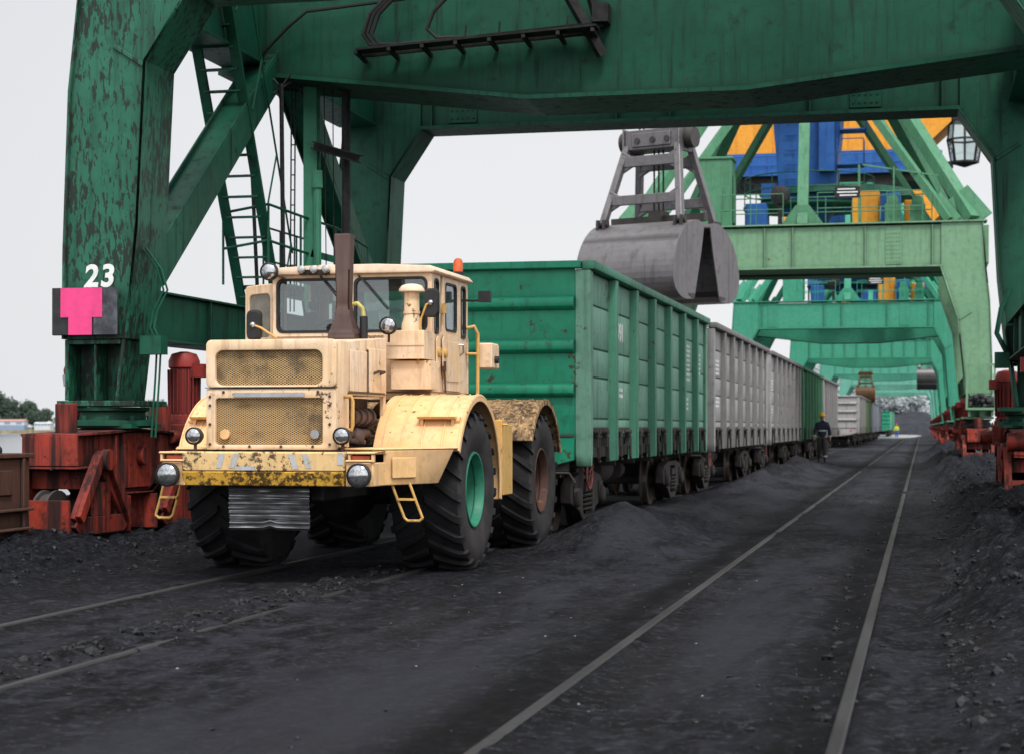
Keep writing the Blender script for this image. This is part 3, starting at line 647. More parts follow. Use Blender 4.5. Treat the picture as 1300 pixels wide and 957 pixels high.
    for k in range(8): u.box(-1.2,1.2,k*pit*.985+.05,k*pit*.985+.14,.86,1.16)
    u.build('underframe', BOG, t)
    MB().lathe([(.02,-.5),(.16,-.46),(.2,-.4),(.2,.4),(.16,.46),(.02,.5)], (.75,4.6,.78), 'y', 18).build('air_tank', BOG, t)
    MB().lathe([(.05,-.3),(.17,-.28),(.17,.1),(.1,.2),(.03,.5)], (.55,7.4,.72), 'y', 16).build('brake_cylinder', BOG, t)
    hw = MB(); hw.tube([(1.24, 1.35+.2*math.cos(a), .80+.2*math.sin(a)) for a in [2*math.pi*k/24 for k in range(24)]], .016, 8, True)
    for a in (0, 2.09, 4.19): hw.tube([(1.24,1.35,.80),(1.24,1.35+.2*math.cos(a+.5),.80+.2*math.sin(a+.5))], .011, 6)
    hwo = hw.build('hand_wheel', PINKW, t); MB().cyl((.6,1.35,.80),(1.25,1.35,.80),.022,n=8).build('spindle', BOG, hwo)
    s_ = MB(); s_.bar((1.3,.42,1.1),(1.3,.42,.62),.06,.02); s_.bar((1.3,.42,.62),(1.3,-.9+.9,.62),.02,.04); s_.build('step', BOG, t)
    lv = MB(); lv.tube([(.3,-.12,.86),(1.25,-.12,.84),(1.33,-.12,.72)], .014, 6); lv.build('uncoupling_lever', BOG, t)
    for yc in (LB/2-4.325, LB/2+4.325): bogie(t, yc)
    return t
def letters(parent, txt, y, z, size, name='lettering', x=1.4445, off=.004, sy=1.0):
    vs, fs = text_geo(txt, size, off); b = MB(); b.add([(x+v.z, y+v.x*sy, z+v.y) for v in vs], fs); b.build(name, WHITE, parent, smooth=0)
def marks(parent, rows):
    """small lines of stencilled data too worn to read"""
    b = MB(); r = random.Random(4)
    for (y, z, n, w_) in rows:
        for k in range(n):
            q = y
            while q < y+w_:
                d = .03+.09*r.random(); b.box(1.4442, 1.4458, q, min(q+d, y+w_), z-k*.085, z-k*.085+.05); q += d+.025
    b.build('stencilled_data', WHITE, parent, smooth=0)
LOCY = 22.4
wag = make_wagon('green gondola wagon numbered in white, directly behind the yellow tractor', (XW, LOCY, 0.0))
PITCH = 13.92
grey = {'wagon_side_dusty_green': GS, 'wagon_post_green': GP, 'wagon_end_green': GS}
green2 = {'wagon_side_dusty_green': GN, 'wagon_post_green': GN, 'wagon_end_green': GN}
bluegr = {'wagon_side_dusty_green': GB, 'wagon_post_green': GB, 'wagon_end_green': GB}
olive = {'wagon_side_dusty_green': GO, 'wagon_post_green': GO, 'wagon_end_green': GO}
spec = [(1, grey, 'grey gondola wagon coupled right behind the green numbered one'), (2, grey, 'second grey gondola wagon, coupled to a grey and to a dark green wagon'),
        (3, green2, 'dark green gondola wagon between two grey ones, beside the man in the yellow helmet'), (4, grey, 'last grey gondola wagon of the near string, before the gap')]
wl = []
for i, sw, lab in spec:
    c = copy_tree(wag, None, sw); c.location = (XW, LOCY+PITCH*i, 0); c['label'] = lab; wl.append(c)
Y2 = 122.5
spec2 = [(0, grey, 'grey gondola wagon at the head of the middle string, its end wall in view'), (1, olive, 'olive green gondola wagon second in the middle string'),
         (2, bluegr, 'blue grey gondola wagon third in the middle string'), (3, bluegr, 'blue grey gondola wagon fourth in the middle string'), (4, bluegr, 'blue grey gondola wagon at the tail of the middle string')]
for i, sw, lab in spec2:
    c = copy_tree(wag, None, sw); c.location = (XW, Y2+PITCH*i, 0); c['label'] = lab
for i, lab in ((0, 'small green gondola wagon heading the farthest string, beside the man in the yellow vest'), (1, 'green gondola wagon at the tail of the farthest string')):
    c = copy_tree(wag, None, None); c.location = (XW, 250+PITCH*i, 0); c['label'] = lab
pit = LB/7
letters(wag, '3991', pit+.42, 2.62, .36, 'wagon_number', sy=.95)
marks(wag, [(pit*1+.75, 1.92, 2, .3), (pit*5+.35, 2.85, 8, 1.0), (pit*6+.3, 2.75, 5, .8), (pit*5+.4, 1.9, 3, .7)])
marks(wl[0], [(.45, 2.75, 4, .9), (.45, 2.0, 3, .9), (pit*4+.4, 2.9, 6, .7)])
marks(wl[1], [(.45, 2.7, 4, .9), (.4, 1.9, 2, .7)])
# ------------------------------------------------------------------ portal cranes
def mir(sx, b):
    if sx > 0: b.v = [(-x, y, z) for x, y, z in b.v]
    return b
def strip(b, pl, t, y0, y1):
    """plate of thickness t following an (x,z) polyline"""
    n = len(pl); up = []
    for i, p in enumerate(pl):
        a = pl[max(0, i-1)]; c = pl[min(n-1, i+1)]; dx, dz = c[0]-a[0], c[1]-a[1]; l = math.hypot(dx, dz); up.append((p[0]-dz/l*t, p[1]+dx/l*t))
    for i in range(n-1):
        q = [pl[i], pl[i+1], up[i+1], up[i]]
        b.prism(q, 'y', y0, y1)
    return b
def railing(b, pts, h=1.0, n=2, r=.02, post=1.1):
    for k in range(n): b.tube([Vector(p)+Vector((0,0,h*(k+1)/n)) for p in pts], r, 6)
    for i in range(len(pts)-1):
        p, q = Vector(pts[i]), Vector(pts[i+1]); m = max(1, int((q-p).length/post+.5))
        for k in range(m+1): c = p.lerp(q, k/m); b.tube([c, c+Vector((0,0,h))], r*.95, 6)
def crane_bogie(t, sx, yl, rear, near):
    """one corner: equalizer on two wheel trucks; built for the quay side, mirrored for the land side"""
    X = 5.6; f = 1 if rear else 1
    def mk(b, name, m, par=t, **k):
        b.v = [((-x if sx > 0 else x)+sx*X, y*f+yl, z) for x, y, z in b.v]
        return b.build(name, m, par, **k)
    e = MB()
    top = [(-1.6,1.32),(-.9,1.34),(0,1.38),(.9,1.34),(1.6,1.32)]
    poly = [(-1.6,.98),(-.95,.98),(-.42,.66),(.42,.66),(.95,.98),(1.6,.98)]
    e.prism(poly+top[::-1], 'x', -.28, .28)
    for i in range(4): e.prism([top[i], top[i+1], (top[i+1][0], top[i+1][1]+.03), (top[i][0], top[i][1]+.03)], 'x', -.36, .36)
    for i in range(5): e.prism([poly[i], poly[i+1], (poly[i+1][0], poly[i+1][1]-.03), (poly[i][0], poly[i][1]-.03)], 'x', -.34, .34)
    for y in (-1.605, -.62, .62, 1.576): e.box(-.34, .34, y, y+.029, .985 if abs(y) > 1 else .87, 1.33)
    e.box(-.31,.31,-.40,.40,.70,1.36)
    eq = mk(e, 'equalizer_beam', RED, bevel=.008)
    bs = MB(); bs.cyl((.30,.1,1.08),(.38,.1,1.08),.11,n=18); bs.cyl((-.30,.1,1.08),(-.38,.1,1.08),.11,n=18); mk(bs, 'pivot_boss', RED, eq, bevel=.01)
    tt = MB(); tt.lathe([(.52,1.44),(.52,1.50),(.40,1.52),(.38,1.60),(.44,1.62),(.44,1.66)], (0,0,0), 'z', 20); tt.box(-.44,.44,-.42,.42,1.41,1.46)
    for k in range(10): a = k*.628; tt.cyl((.47*math.cos(a),.47*math.sin(a),1.50),(.47*math.cos(a),.47*math.sin(a),1.56),.03,n=6)
    mk(tt, 'turntable', M['green_crane_paint'] if near else BLK)
    for y in (-1.2, .95):
        c = MB().lathe([(.125,1.36),(.125,1.68),(.115,1.69),(.11,1.67)], (.0 if y < 0 else .2, y, 0), 'z', 20); mk(c, 'buffer_cylinder', RED)
    for yt in (-1.15, 1.15):
        b = MB()
        for x0, x1 in ((-.43,-.37),(.37,.43)):
            b.prism([(yt-.70,.32),(yt-.55,.22),(yt+.55,.22),(yt+.70,.32),(yt+.60,.42),(yt-.60,.42)], 'x', x0, x1)
            for s in (-1, 1):
                b.prism([(yt+s*.04,1.16),(yt+s*.16,1.10),(yt+s*.72,.42),(yt+s*.56,.34),(yt-s*.02,.92)], 'x', x0+.002, x1-.002)
                b.bar(((x0+x1)/2*1.12, yt+s*.10, 1.08), ((x0+x1)/2*1.12, yt+s*.63, .40), .13, .07, up=(1,0,0))
            b.box(x0+.003, x1-.003, yt-.2, yt+.2, .42, .80)
        b.box(-.37,.37,yt-.16,yt+.16,.72,.93)
        b.box(-.40,.40,yt-.80,yt-.74,.20,.62); b.box(-.40,.40,yt+.74,yt+.80,.20,.62)
        tr = mk(b, 'wheel_truck', RED, bevel=.006)
        for sp_ in (-1, 1): mk(MB().cyl((.43*sp_,yt,1.05),(.52*sp_,yt,1.05),.125,n=18), 'truck_pin', RED, tr, bevel=.01)
        for s in (-1, 1):
            w = MB().lathe([(.06,-.12),(.20,-.11),(.22,-.07),(.30,-.08),(.36,-.09),(.36,-.06),(.32,-.05),(.32,.05),(.36,.06),(.36,.09),(.30,.08),(.22,.07),(.20,.11),(.06,.12)], (0,yt+s*.42,.36), 'x', 28)
            mk(w, 'wheel', BOG, tr)
    # travel motor, stood upright over its gearbox
    m = MB(); prof = [(.06,2.26),(.13,2.25),(.17,2.20),(.185,2.12)]
    m.lathe([(.05,1.5),(.20,1.5),(.20,1.57),(.175,1.59),(.175,2.16),(.20,2.18),(.20,2.26),(.16,2.35),(.05,2.38)], (.30,1.45,0), 'z', 24)
    for k in range(20):
        a = k*math.pi/10; m.bar((.30+.17*math.cos(a),1.45+.17*math.sin(a),1.60),(.30+.18*math.cos(a),1.45+.17*math.sin(a),2.15),.012,.07,up=(math.cos(a),math.sin(a),0))
    m.box(.42,.60,1.33,1.55,2.05,2.22); m.lathe([(.22,1.46),(.22,1.5)],(.30,1.45,0),'z',20)
    mo = mk(m, 'travel_motor', REDM)
    g = MB(); g.box(.08,.55,1.19,1.73,1.12,1.46); g.cyl((-.1,1.45,1.25),(.75,1.45,1.25),.11,n=14); g.cyl((.3,1.0,1.3),(.3,1.9,1.3),.09,n=12)
    for k in range(8): a = k*.785; g.cyl((.30+.2*math.cos(a),1.45+.2*math.sin(a),1.44),(.30+.2*math.cos(a),1.45+.2*math.sin(a),1.53),.022,n=6)
    mk(g, 'gearbox', RED, mo, bevel=.012)
    return eq
def make_crane(label, y0, P, LP, lvl, hz=5.45, slew=True, group='portal cranes spanning the tracks', struts=None, flat=False, dark=None):
    t = thing('portal_crane', label, 'crane', (-3.9, y0, 0), 0, group)
    SP = struts or P
    def mk(b, name, m=None, par=t, **k): return b.build(name, m or P, par, **k)
    for sx in (-1, 1):
        for yl in (0, 10):
            b = MB(); c = -5.6
            out = [(c-.44,2.46),(c-.43,3.5),(c-.36,5.4),(c-.24,6.5),(c-.15,7.9)]; inn = [(c+.34,2.46),(c+.48,3.8),(c+.58,hz),(c+1.12,6.52),(c+1.12,7.9)]
            b.prism(out+inn[::-1], 'y', yl-.35, yl+.35)
            strip(b, inn[:4], -.035, yl-.42, yl+.42); strip(b, out, .03, yl-.40, yl+.40)
            strip(b, [(c+.58-.004,hz-.02),(c+.20,hz+.22)], .05, yl-.375, yl+.375)
            # open foot: two side plates, a recessed web, a stiffener and the base flange
            b.box(c-.45,c-.40,yl-.35,yl+.35,1.74,2.455); b.hexa([(c+.20,yl-.37,1.74),(c+.25,yl-.37,1.74),(c+.25,yl+.37,1.74),(c+.20,yl+.37,1.74),(c+.29,yl-.37,2.455),(c+.34,yl-.37,2.455),(c+.34,yl+.37,2.455),(c+.29,yl+.37,2.455)])
            b.box(c-.40,c+.21,yl-.03,yl+.03,1.74,2.455); b.box(c-.40,c+.26,yl-.345,yl+.345,2.40,2.455)
            for yy in (-1, 1): b.prism([(yl+yy*.03,1.74),(yl+yy*.34,1.74),(yl+yy*.34,2.40),(yl+yy*.03,2.40)], 'x', c-.08, c-.05)
            b.box(c-.50,c+.50,yl-.46,yl+.46,1.67,1.735)
            mk(mir(sx, b), 'leg', LP if (sx < 0 and yl == 0) else P, bevel=.006)
            crane_bogie(t, sx, yl, yl > 5, lvl == 0)
        b = MB().box(-5.72,-5.30,.38,9.62,2.50,3.06); b.box(-5.80,-5.22,.38,9.62,3.062,3.09); b.box(-5.80,-5.22,.38,9.62,2.47,2.498)
        for y in (2.2,4.1,6,7.9): b.box(-5.78,-5.24,y,y+.03,2.5,3.06)
        mk(mir(sx, b), 'tie_beam', bevel=.005)
        b = MB().box(-5.85,-5.30,.42,9.58,6.62,7.6); b.box(-5.92,-5.23,.42,9.58,6.58,6.62); mk(mir(sx, b), 'side_beam', bevel=.005)
        for (ya, yb) in ((.30,4.62),(9.7,5.38)):
            if sx > 0: continue
            b = MB().bar((-5.32,ya,3.35),(-5.32,yb,6.72),.34,.40,up=(1,0,0)); b.bar((-5.14,ya+.0,3.32),(-5.14,yb,6.69),.46,.03,up=(1,0,0)); b.bar((-5.5,ya,3.35),(-5.5,yb,6.72),.46,.03,up=(1,0,0))
            mk(mir(sx, b), 'side_strut', bevel=.006)
    for name, yl in (('front_beam', 0), ('rear_beam', 10)):
        zb = 7.2 if (flat and yl) else 6.56
        b = MB().box(-4.49,4.49,yl-.30,yl+.30,zb,7.84); b.box(-4.52,4.52,yl-.40,yl+.40,zb-.06,zb-.004); b.box(-5.9,5.9,yl-.42,yl+.42,7.905,7.95)
        if lvl < 3:
            for x in (-4.3,-1.1,-.2,2.1,4.2): b.box(x,x+.025,yl-.385,yl+.385,zb,7.84)
            for x in (-4.0, 2.75):
                if zb > 7: continue
                b.box(x,x+.5,yl-.325,yl-.302,6.6,7.8)
                pts = [(x+.06+.095*i, yl-.325, 6.68+.13*j) for i in range(5) for j in range(9)]
                b.bolts(pts, '-y', .022, .016)
        else:
            for k in range(11): b.box(-4.4+k*.87,-4.37+k*.87,yl-.385,yl+.385,6.56,7.84)
        mk(b, name, bevel=0)
    bot = [(-6.0,6.55),(-5.3,6.50),(-1.45,6.02),(1.6,6.02),(5.4,6.42),(6.0,6.44)]
    if flat: bot = [(-6.0,6.72),(-3,6.715),(0,6.71),(3,6.715),(6.0,6.72)]
    b = MB().prism(bot+[(6.0,7.95),(-6.0,7.95)], 'y', 4.42 if not flat else 1.2, 5.58); strip(b, bot, -.06, 4.30, 5.70)
    if not flat:
        for x in (-4.6,-2.9,-.2,2.3,4.3): b.box(x,x+.018,4.4155,4.4185,6.62,7.94)
        b.bolts([(x, 4.32+.06*0, 6.7) for x in ()], '-y')
    mk(b, 'cross_girder', bevel=.006)
    if not slew: return t
    # pyramid and slewing column
    for sx in (-1, 1):
        for yl, s in ((0,1),(10,-1)):
            b = MB().bar((sx*5.5,yl,8.0),(sx*2.0,5-s*1.6,14.3),.5,.34); b.bar((sx*5.75,yl,7.95),(sx*5.0,yl+s*.3,8.9),.8,.05,up=(0,1,0)); mk(b, 'pyramid_strut', SP, bevel=.01)
            b = MB().bar((sx*4.75,yl+s*.02,8.0),(sx*.9,yl+s*2.2,13.9),.26,.26); b.bar((sx*4.95,yl,7.96),(sx*4.3,yl+s*.3,8.8),.42,.06,up=(0,1,0)); mk(b, 'brace', SP, bevel=.01)
    for yl, s in ((0,1),(10,-1)):
        b = MB().ibeam((.1,yl,7.95),(.1,yl+s*1.9,14.0),.34,.30,.04,up=(0,1,0)); b.prism([(-.6,7.955),(.8,7.955),(.32,8.6),(-.12,8.6)], 'y', yl-.03, yl+.03); mk(b, 'centre_post', SP)
    b = MB().lathe([(1.6,14.0),(2.5,14.0),(2.5,14.45),(1.6,14.45)], (0,5,0), 'z', 32); mk(b, 'slewing_ring', SP)
    def fr(w, d, z): return [(-w,5-d,z),(w,5-d,z),(w,5+d,z),(-w,5+d,z)]
    b = MB().hexa(fr(.62,.62,8.5)+fr(.95,.9,9.3)); b.hexa(fr(.95,.9,9.303)+fr(1.35,1.3,14.5))
    if lvl < 3:
        b.box(-.98,-.9,3.95,4.1,9.2,9.35)
        for k in range(8): b.box(-.75,-.35,3.98-.35*k/9,4.02-.35*k/9,9.5+k*.5,9.53+k*.5)
        b.box(.42,.95,3.60,4.05,10.2,12.6)
        for z in (10.4, 11.6, 12.8):
            w_ = .95+(z-9.3)*.077; b.box(w_,w_+.9,3.7,4.6,z,z+.05); railing(b, [(w_,3.7,z),(w_+.9,3.7,z),(w_+.9,4.6,z)], .9, 2, .02, .9)
        b.box(-1.6,-.95,4.2,5.4,9.4,9.9); b.box(1.0,1.9,4.4,5.6,8.9,9.6)
    b = mk(b, 'rotating_column', BLUE, bevel=.02)
    if lvl in (1, 2):
        b = MB().lathe([(1.2,9.05),(2.3,9.05),(2.3,9.12),(1.2,9.12)], (0,5,0), 'z', 28)
        for k in range(8):
            a = k*.785; b.tube([(2.2*math.cos(a),5+2.2*math.sin(a),9.1),(2.2*math.cos(a),5+2.2*math.sin(a),8.0)], .05, 6)
        for z in (9.6, 10.1): b.tube([(2.25*math.cos(k*.2618),5+2.25*math.sin(k*.2618),z) for k in range(24)], .022, 6, True)
        for k in range(12): a = k*.5236; b.tube([(2.25*math.cos(a),5+2.25*math.sin(a),9.1),(2.25*math.cos(a),5+2.25*math.sin(a),10.1)], .02, 6)
        b.lathe([(1.3,9.5),(2.7,9.5),(2.6,9.75),(1.3,9.8)], (.9,6.2,0), 'z', 28)
        mk(b, 'column_platform', DG)
        b = MB(); railing(b, [(-2.6,-.3,7.95),(-.5,-.3,7.95)], 1.0, 2, .016); railing(b, [(.6,-.3,7.95),(3.9,-.3,7.95)], 1.0, 2, .016); railing(b, [(-2.6,.8,7.95),(4.2,.8,7.95)], 1.0, 2, .018)
        b.bar((1.9,.3,8),(1.9,.3,9.9),.07,.07); b.bar((2.0,.3,9.9),(4.4,.5,9.5),.05,.05); b.bar((3.0,.3,8),(3.0,.3,9.8),.05,.05)
        mk(b, 'guard_railing', SP)
        b = MB().box(-3.25,-2.2,.1,1.2,7.96,10.2); b.box(-3.3,-2.15,.05,1.25,10.2,10.28); b.box(-2.5,-2.25,.07,.1,8.5,9.3); b.box(-2.19,-2.14,.3,.9,8.1,9.7)
        mk(b, 'electrical_cabin', SP, bevel=.02)
        b = MB().lathe([(.05,.0),(.30,.0),(.32,-.08),(.30,-.34),(.1,-.40)], (-.62,.2,8.95), 'y', 20); b.bar((-.62,.0,7.96),(-.62,.0,8.95),.14,.14); mk(b, 'floodlight', BLK)
        b = MB().box(1.15,1.95,-.36,-.33,8.75,9.12); sg = mk(b, 'notice_plate', BLK)
        b = MB()
        for k, (w0, w1) in enumerate(((1.24,1.80),(1.22,1.88),(1.30,1.84))): b.box(w0, w1, -.3655, -.3605, 9.02-k*.1, 9.06-k*.1)
        mk(b, 'notice_marks', WHITE, sg)
        b = MB()
        for xx, zz in ((2.7,8.2),(3.5,8.15)): b.box(xx,xx+.5,.9,1.4,7.96,zz+.5); b.cyl((xx+.25,1.0,zz+.6),(xx+.25,1.9,zz+.6),.2)
        mk(b, 'winch_gear', SP)
        mk(MB().box(1.6,2.5,2.2,3.2,7.96,9.3), 'motor_cover', ORANGE, bevel=.03); mk(MB().box(3.3,4.0,2.6,3.4,7.96,9.0), 'motor_cover', ORANGE, bevel=.03)
        mk(MB().box(2.55,3.2,1.8,2.6,7.96,9.15), 'control_cabinet', BLUE, bevel=.03); mk(MB().box(-1.9,-1.2,1.6,2.4,7.96,8.9), 'control_cabinet', BLUE, bevel=.03)
    # slewing house on the ring
    b = MB().box(-7.0,4.6,3.1,6.9,14.5,15.0); b.box(-5.0,3.0,2.9,7.1,14.3,14.5)
    for k in range(12): b.box(-6.8+k*.95,-6.7+k*.95,3.05,6.95,14.45,14.98)
    mk(b, 'turntable_frame', BLK if lvl < 4 else P)
    b = MB().box(-7.2,4.6,3.0,7.0,15.0,16.2)
    for k in range(13): b.box(-7.1+k*.94,-7.04+k*.94,2.97,3.0,15.05,16.15)
    h = mk(b, 'house_base', BLUE)
    b = MB().prism([(-6.6,16.202),(3.9,16.202),(5.4,17.6),(5.4,20.6),(-4.6,20.6),(-6.6,19.0)], 'y', 3.05, 6.95)
    for k in range(10): b.box(-6.0+k*1.0,-5.95+k*1.0,3.02,3.05,16.3,18.9)
    mk(b, 'machinery_house', ORANGE)
    b = MB(); railing(b, [(-7.2,2.7,15.0),(4.9,2.7,15.0)], 1.0, 2, .03, 1.5); b.box(-7.2,4.9,2.6,3.0,14.93,14.995); mk(b, 'house_walkway', BLUE)
    cb = MB()
    for z, w_ in ((15.4,.75),(16.6,.95),(17.6,.85)): cb.ring([(6.1+w_*math.cos(a),3.6+w_*math.sin(a)) for a in [k*.7854 for k in range(8)]], [(6.1+(w_-.08)*math.cos(a),3.6+(w_-.08)*math.sin(a)) for a in [k*.7854 for k in range(8)]], 'z', z, z+.1)
    for k in range(8): a = k*.7854; cb.bar((6.1+.7*math.cos(a),3.6+.7*math.sin(a),15.45),(6.1+.9*math.cos(a),3.6+.9*math.sin(a),16.6),.08,.08); cb.bar((6.1+.9*math.cos(a),3.6+.9*math.sin(a),16.65),(6.1+.8*math.cos(a),3.6+.8*math.sin(a),17.6),.08,.08)
    cb.lathe([(.85,17.7),(.5,18.1),(.1,18.2)], (6.1,3.6,0), 'z', 8); cb.lathe([(.1,15.2),(.7,15.4)], (6.1,3.6,0), 'z', 8); cb.box(4.6,5.5,3.3,4.0,15.2,15.5)
    c_ = mk(cb, 'operator_cabin', BLK)
    mk(MB().lathe([(.72,15.5),(.88,16.6),(.8,17.6)], (6.1,3.6,0), 'z', 8, cap=False), 'cabin_glazing', WIND, c_, smooth=0)
    b = MB(); b.lathe([(.1,-.25),(.75,-.25),(.75,.25),(.1,.25)], (4.8,2.6,14.1), 'y', 20); b.lathe([(.1,-.2),(.55,-.2),(.55,.2),(.1,.2)], (5.5,2.7,13.0), 'y', 20); b.bar((4.6,2.7,15),(5.6,2.7,12.8),.2,.3); mk(b, 'rope_sheave', BLK)
    return t
c1 = make_crane('dark green portal crane numbered 23, with the tractor under its near end', 20.0, DG, LEGP, 0, hz=5.72, struts=DG)
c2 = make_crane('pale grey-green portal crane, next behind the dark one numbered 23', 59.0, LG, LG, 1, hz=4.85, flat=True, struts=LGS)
c3 = make_crane('bright teal portal crane with an orange and blue machinery house, third along the tracks', 95.0, TG, TG, 2)
c4 = make_crane('teal portal crane, fourth along the tracks, a closed grab under its land-side corner', 137.0, TG, TG, 3)
TG2 = paint('haze_paled_teal_crane_paint', (.065,.31,.21), .6, dirt=(.05,.15,.11), dirt_amt=.4, streak=.3, rust_amt=.05, fade=(.11,.37,.27), ao=0)  # the same teal, lightened in its colour to stand for distance haze
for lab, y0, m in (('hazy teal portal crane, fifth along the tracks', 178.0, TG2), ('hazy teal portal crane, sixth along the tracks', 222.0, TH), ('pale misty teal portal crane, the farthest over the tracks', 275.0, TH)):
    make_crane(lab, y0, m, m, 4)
# fittings seen only on the nearest crane
def fit(b, name, m, par=c1, **k): return b.build(name, m, par, **k)
CX, CY = -3.9, 20.0
b = MB().box(-6.14,-5.80,-.50,-.43,2.50,3.06); b.box(-5.798,-5.42,-.50,-.43,2.50,3.06)
brd = fit(b, 'number_board', SIGNB, bevel=.006)
fit(MB().box(-5.60,-5.30,-.51,-.503,2.505,3.055), 'grey_panel', SIGNG, brd)
fit(MB().box(-6.02,-5.49,-.517,-.512,2.71,3.055).box(-5.92,-5.62,-.517,-.512,2.503,2.709), 'pink_patch', PINK, brd)
b = MB()
for ch, x0 in (('2', -5.80), ('3', -5.595)): vs, fs = text_geo(ch, .36, .012); b.add([(x0+v.x*1.0+v.y*.12, -.3545-v.z, 3.085+v.y) for v in vs], fs)
fit(b, 'crane_number', WHITE, smooth=0)
b = MB()
for x in (-5.72, -5.18): b.bar((x,4.55,3.12),(x,2.55,7.2),.05,.14,up=(1,0,0))
for k in range(15):
    f = (k+.6)/15; b.box(-5.72,-5.18,4.55-2.0*f-.05,4.55-2.0*f+.05,3.12+4.08*f,3.12+4.08*f+.025)
for x in (-5.12,):
    p = lambda f, o: Vector((x+.05, 4.55-2.0*f+o*.35, 3.12+4.08*f+o*.75)); b.tube([p(.02,1), p(.3,1), p(.6,1), p(.98,1)], .016, 6)
    for f in (.05,.35,.65,.95): b.tube([p(f,0), p(f,1)], .014, 6)
fit(b, 'stair_ladder', DG)
b = MB()
pl = [(-5.75,4.5,3.10),(-5.75,5.2,3.10),(-4.95,5.3,3.10),(-4.95,6.6,3.1),(-4.6,7.9,3.1)]
b.box(-5.75,-4.9,4.4,7.9,3.42,3.46); b.box(-5.6,-5.5,4.5,4.6,3.09,3.42); b.box(-5.6,-5.5,7.5,7.6,3.09,3.42)
railing(b, [(-5.8,4.0,3.44),(-5.1,3.95,3.54),(-4.85,4.6,3.44),(-4.85,6.2,3.44),(-4.85,7.8,3.3)], 1.02, 2, .02, .75)
railing(b, [(-5.8,7.8,3.44),(-5.8,5.6,3.44)], 1.0, 2, .018, .8)
fit(b, 'landing_railing', DG)
b = MB().ibeam((-4.82,5.0,2.3),(-4.82,5.0,6.4),.20,.18,.02,up=(0,1,0)); b.tube([(-4.70,4.9,2.3),(-4.70,4.9,4.9)], .06, 8); b.cyl((-4.70,4.9,4.9),(-4.70,4.9,5.15),.08,.07,10)
fit(b, 'service_post', LEGG)
b = MB().tube([(-4.28,4.95,6.45),(-4.28,4.95,2.2)], .065, 10); fit(b, 'drain_pipe', BLK); b = MB().bar((-4.8,4.95,3.95),(-4.25,4.95,3.80),.08,.10); fit(b, 'pipe_bracket', DG); b = MB().ibeam((-4.75,4.9,5.52),(-4.0,4.7,5.27),.14,.12,.02); fit(b, 'bracket_arm', BLK)
b = MB().tube([(-5.55,4.3,6.6),(-5.5,4.6,3.1)], .03, 6); b.tube([(-5.0,4.2,6.3),(-5.0,4.3,3.1)], .035, 6); b.tube([(-5.1,4.9,6.45),(-5.12,4.9,3.1)], .012, 5); b.tube([(-5.04,4.9,6.45),(-5.06,4.9,3.1)], .012, 5)
for k in range(14): b.tube([(-5.1,4.9,6.2-.22*k),(-5.04,4.9,6.2-.22*k)], .01, 5)
b.tube([(-4.6,4.9,6.4),(-4.55,4.9,2.4)], .008, 5); b.tube([(-4.5,5,6.4),(-4.47,5,2.4)], .008, 5)
fit(b, 'vertical_conduit', BLK)
b = MB()
for dx in (0, .05): b.tube([(-5.13+dx,-.2,3.55),(-4.98+dx,-.1,3.3),(-4.92+dx,-.05,3.05),(-5.05+dx,-.05,2.8),(-5.08+dx,-.08,2.6),(-4.98+dx,-.1,2.42),(-5.0+dx,-.1,2.05),(-5.03+dx,-.15,1.3)], .014, 6)
b.box(-5.15,-4.88,-.22,-.02,2.28,2.5); fit(b, 'leg_cable', DG)
b = MB().tube([(-5.95,.1,2.42),(-6.10,.1,2.32),(-6.17,.1,2.1),(-6.15,.1,1.85),(-6.06,.1,1.6),(-6.0,.1,1.4)], [.07,.10,.115,.105,.085,.06], 12); hs = fit(b, 'cable_hose', RED)
fit(MB().tube([(-6.172,.1,2.06),(-6.158,.1,1.93)], .125, 14), 'hose_clamp', CHROME, hs)
b = MB(); b.bar((-3.8,4.05,6.68),(-.40,4.05,6.85),.30,.03,up=(0,0,1)); b.bar((-3.8,4.25,6.65),(-.40,4.25,6.82),.03,.05)
for k in range(8): f = k/7; b.bar((-3.8+3.35*f,4.40,6.60+.15*f),(-3.8+3.35*f,3.9,6.64+.15*f),.05,.05)
for k in (1,3,4,6): f = k/7+.03; b.tube([(-3.8+3.35*f,4.05,6.65+.15*f),(-3.78+3.35*f,4.05,6.9+.15*f)], .014, 5)
tray = fit(b, 'cable_tray', BLK)
b = MB()
for dx in (0,.07,.13): b.tube([(-2.75-dx,4.1,7.7),(-3.2-dx,4.1,7.5),(-3.52-dx,4.1,7.2),(-3.62-dx,4.1,6.92),(-3.52-dx,4.1,6.77),(-3.2-dx,4.1,6.75),(-2.1,4.1,6.81),(-.5,4.1,6.90)], .030, 7)
b.tube([(-2.0,4.1,7.65),(-2.4,4.1,7.5),(-2.72,4.1,7.2),(-2.82,4.1,6.95),(-2.68,4.1,6.82),(-2.3,4.1,6.81)], .028, 7)
fit(b, 'feed_cable', RUBB, tray)
b = MB(); b.bar((-1.05,3.9,7.75),(-.38,4.3,6.52),.12,.12); b.bar((-.65,4.1,7.75),(-.42,4.3,6.9),.09,.09); b.box(-.50,-.28,4.15,4.41,6.95,7.2); fit(b, 'hanger_stay', BLK)
b = MB(); b.tube([(-5.25,4.2,6.3),(-5.35,4.25,6.7),(-4.9,4.2,7.1),(-4.6,4.15,7.3),(-3.0,4.1,7.4)], .025, 6); b.tube([(-5.2,4.2,6.45),(-5.0,4.2,6.25),(-4.9,4.3,6.45)], .015, 6); b.tube([(-5.4,4.2,6.5),(-5.15,4.2,6.15),(-4.85,4.4,6.4)], .015, 6); fit(b, 'loose_cable', RUBB)
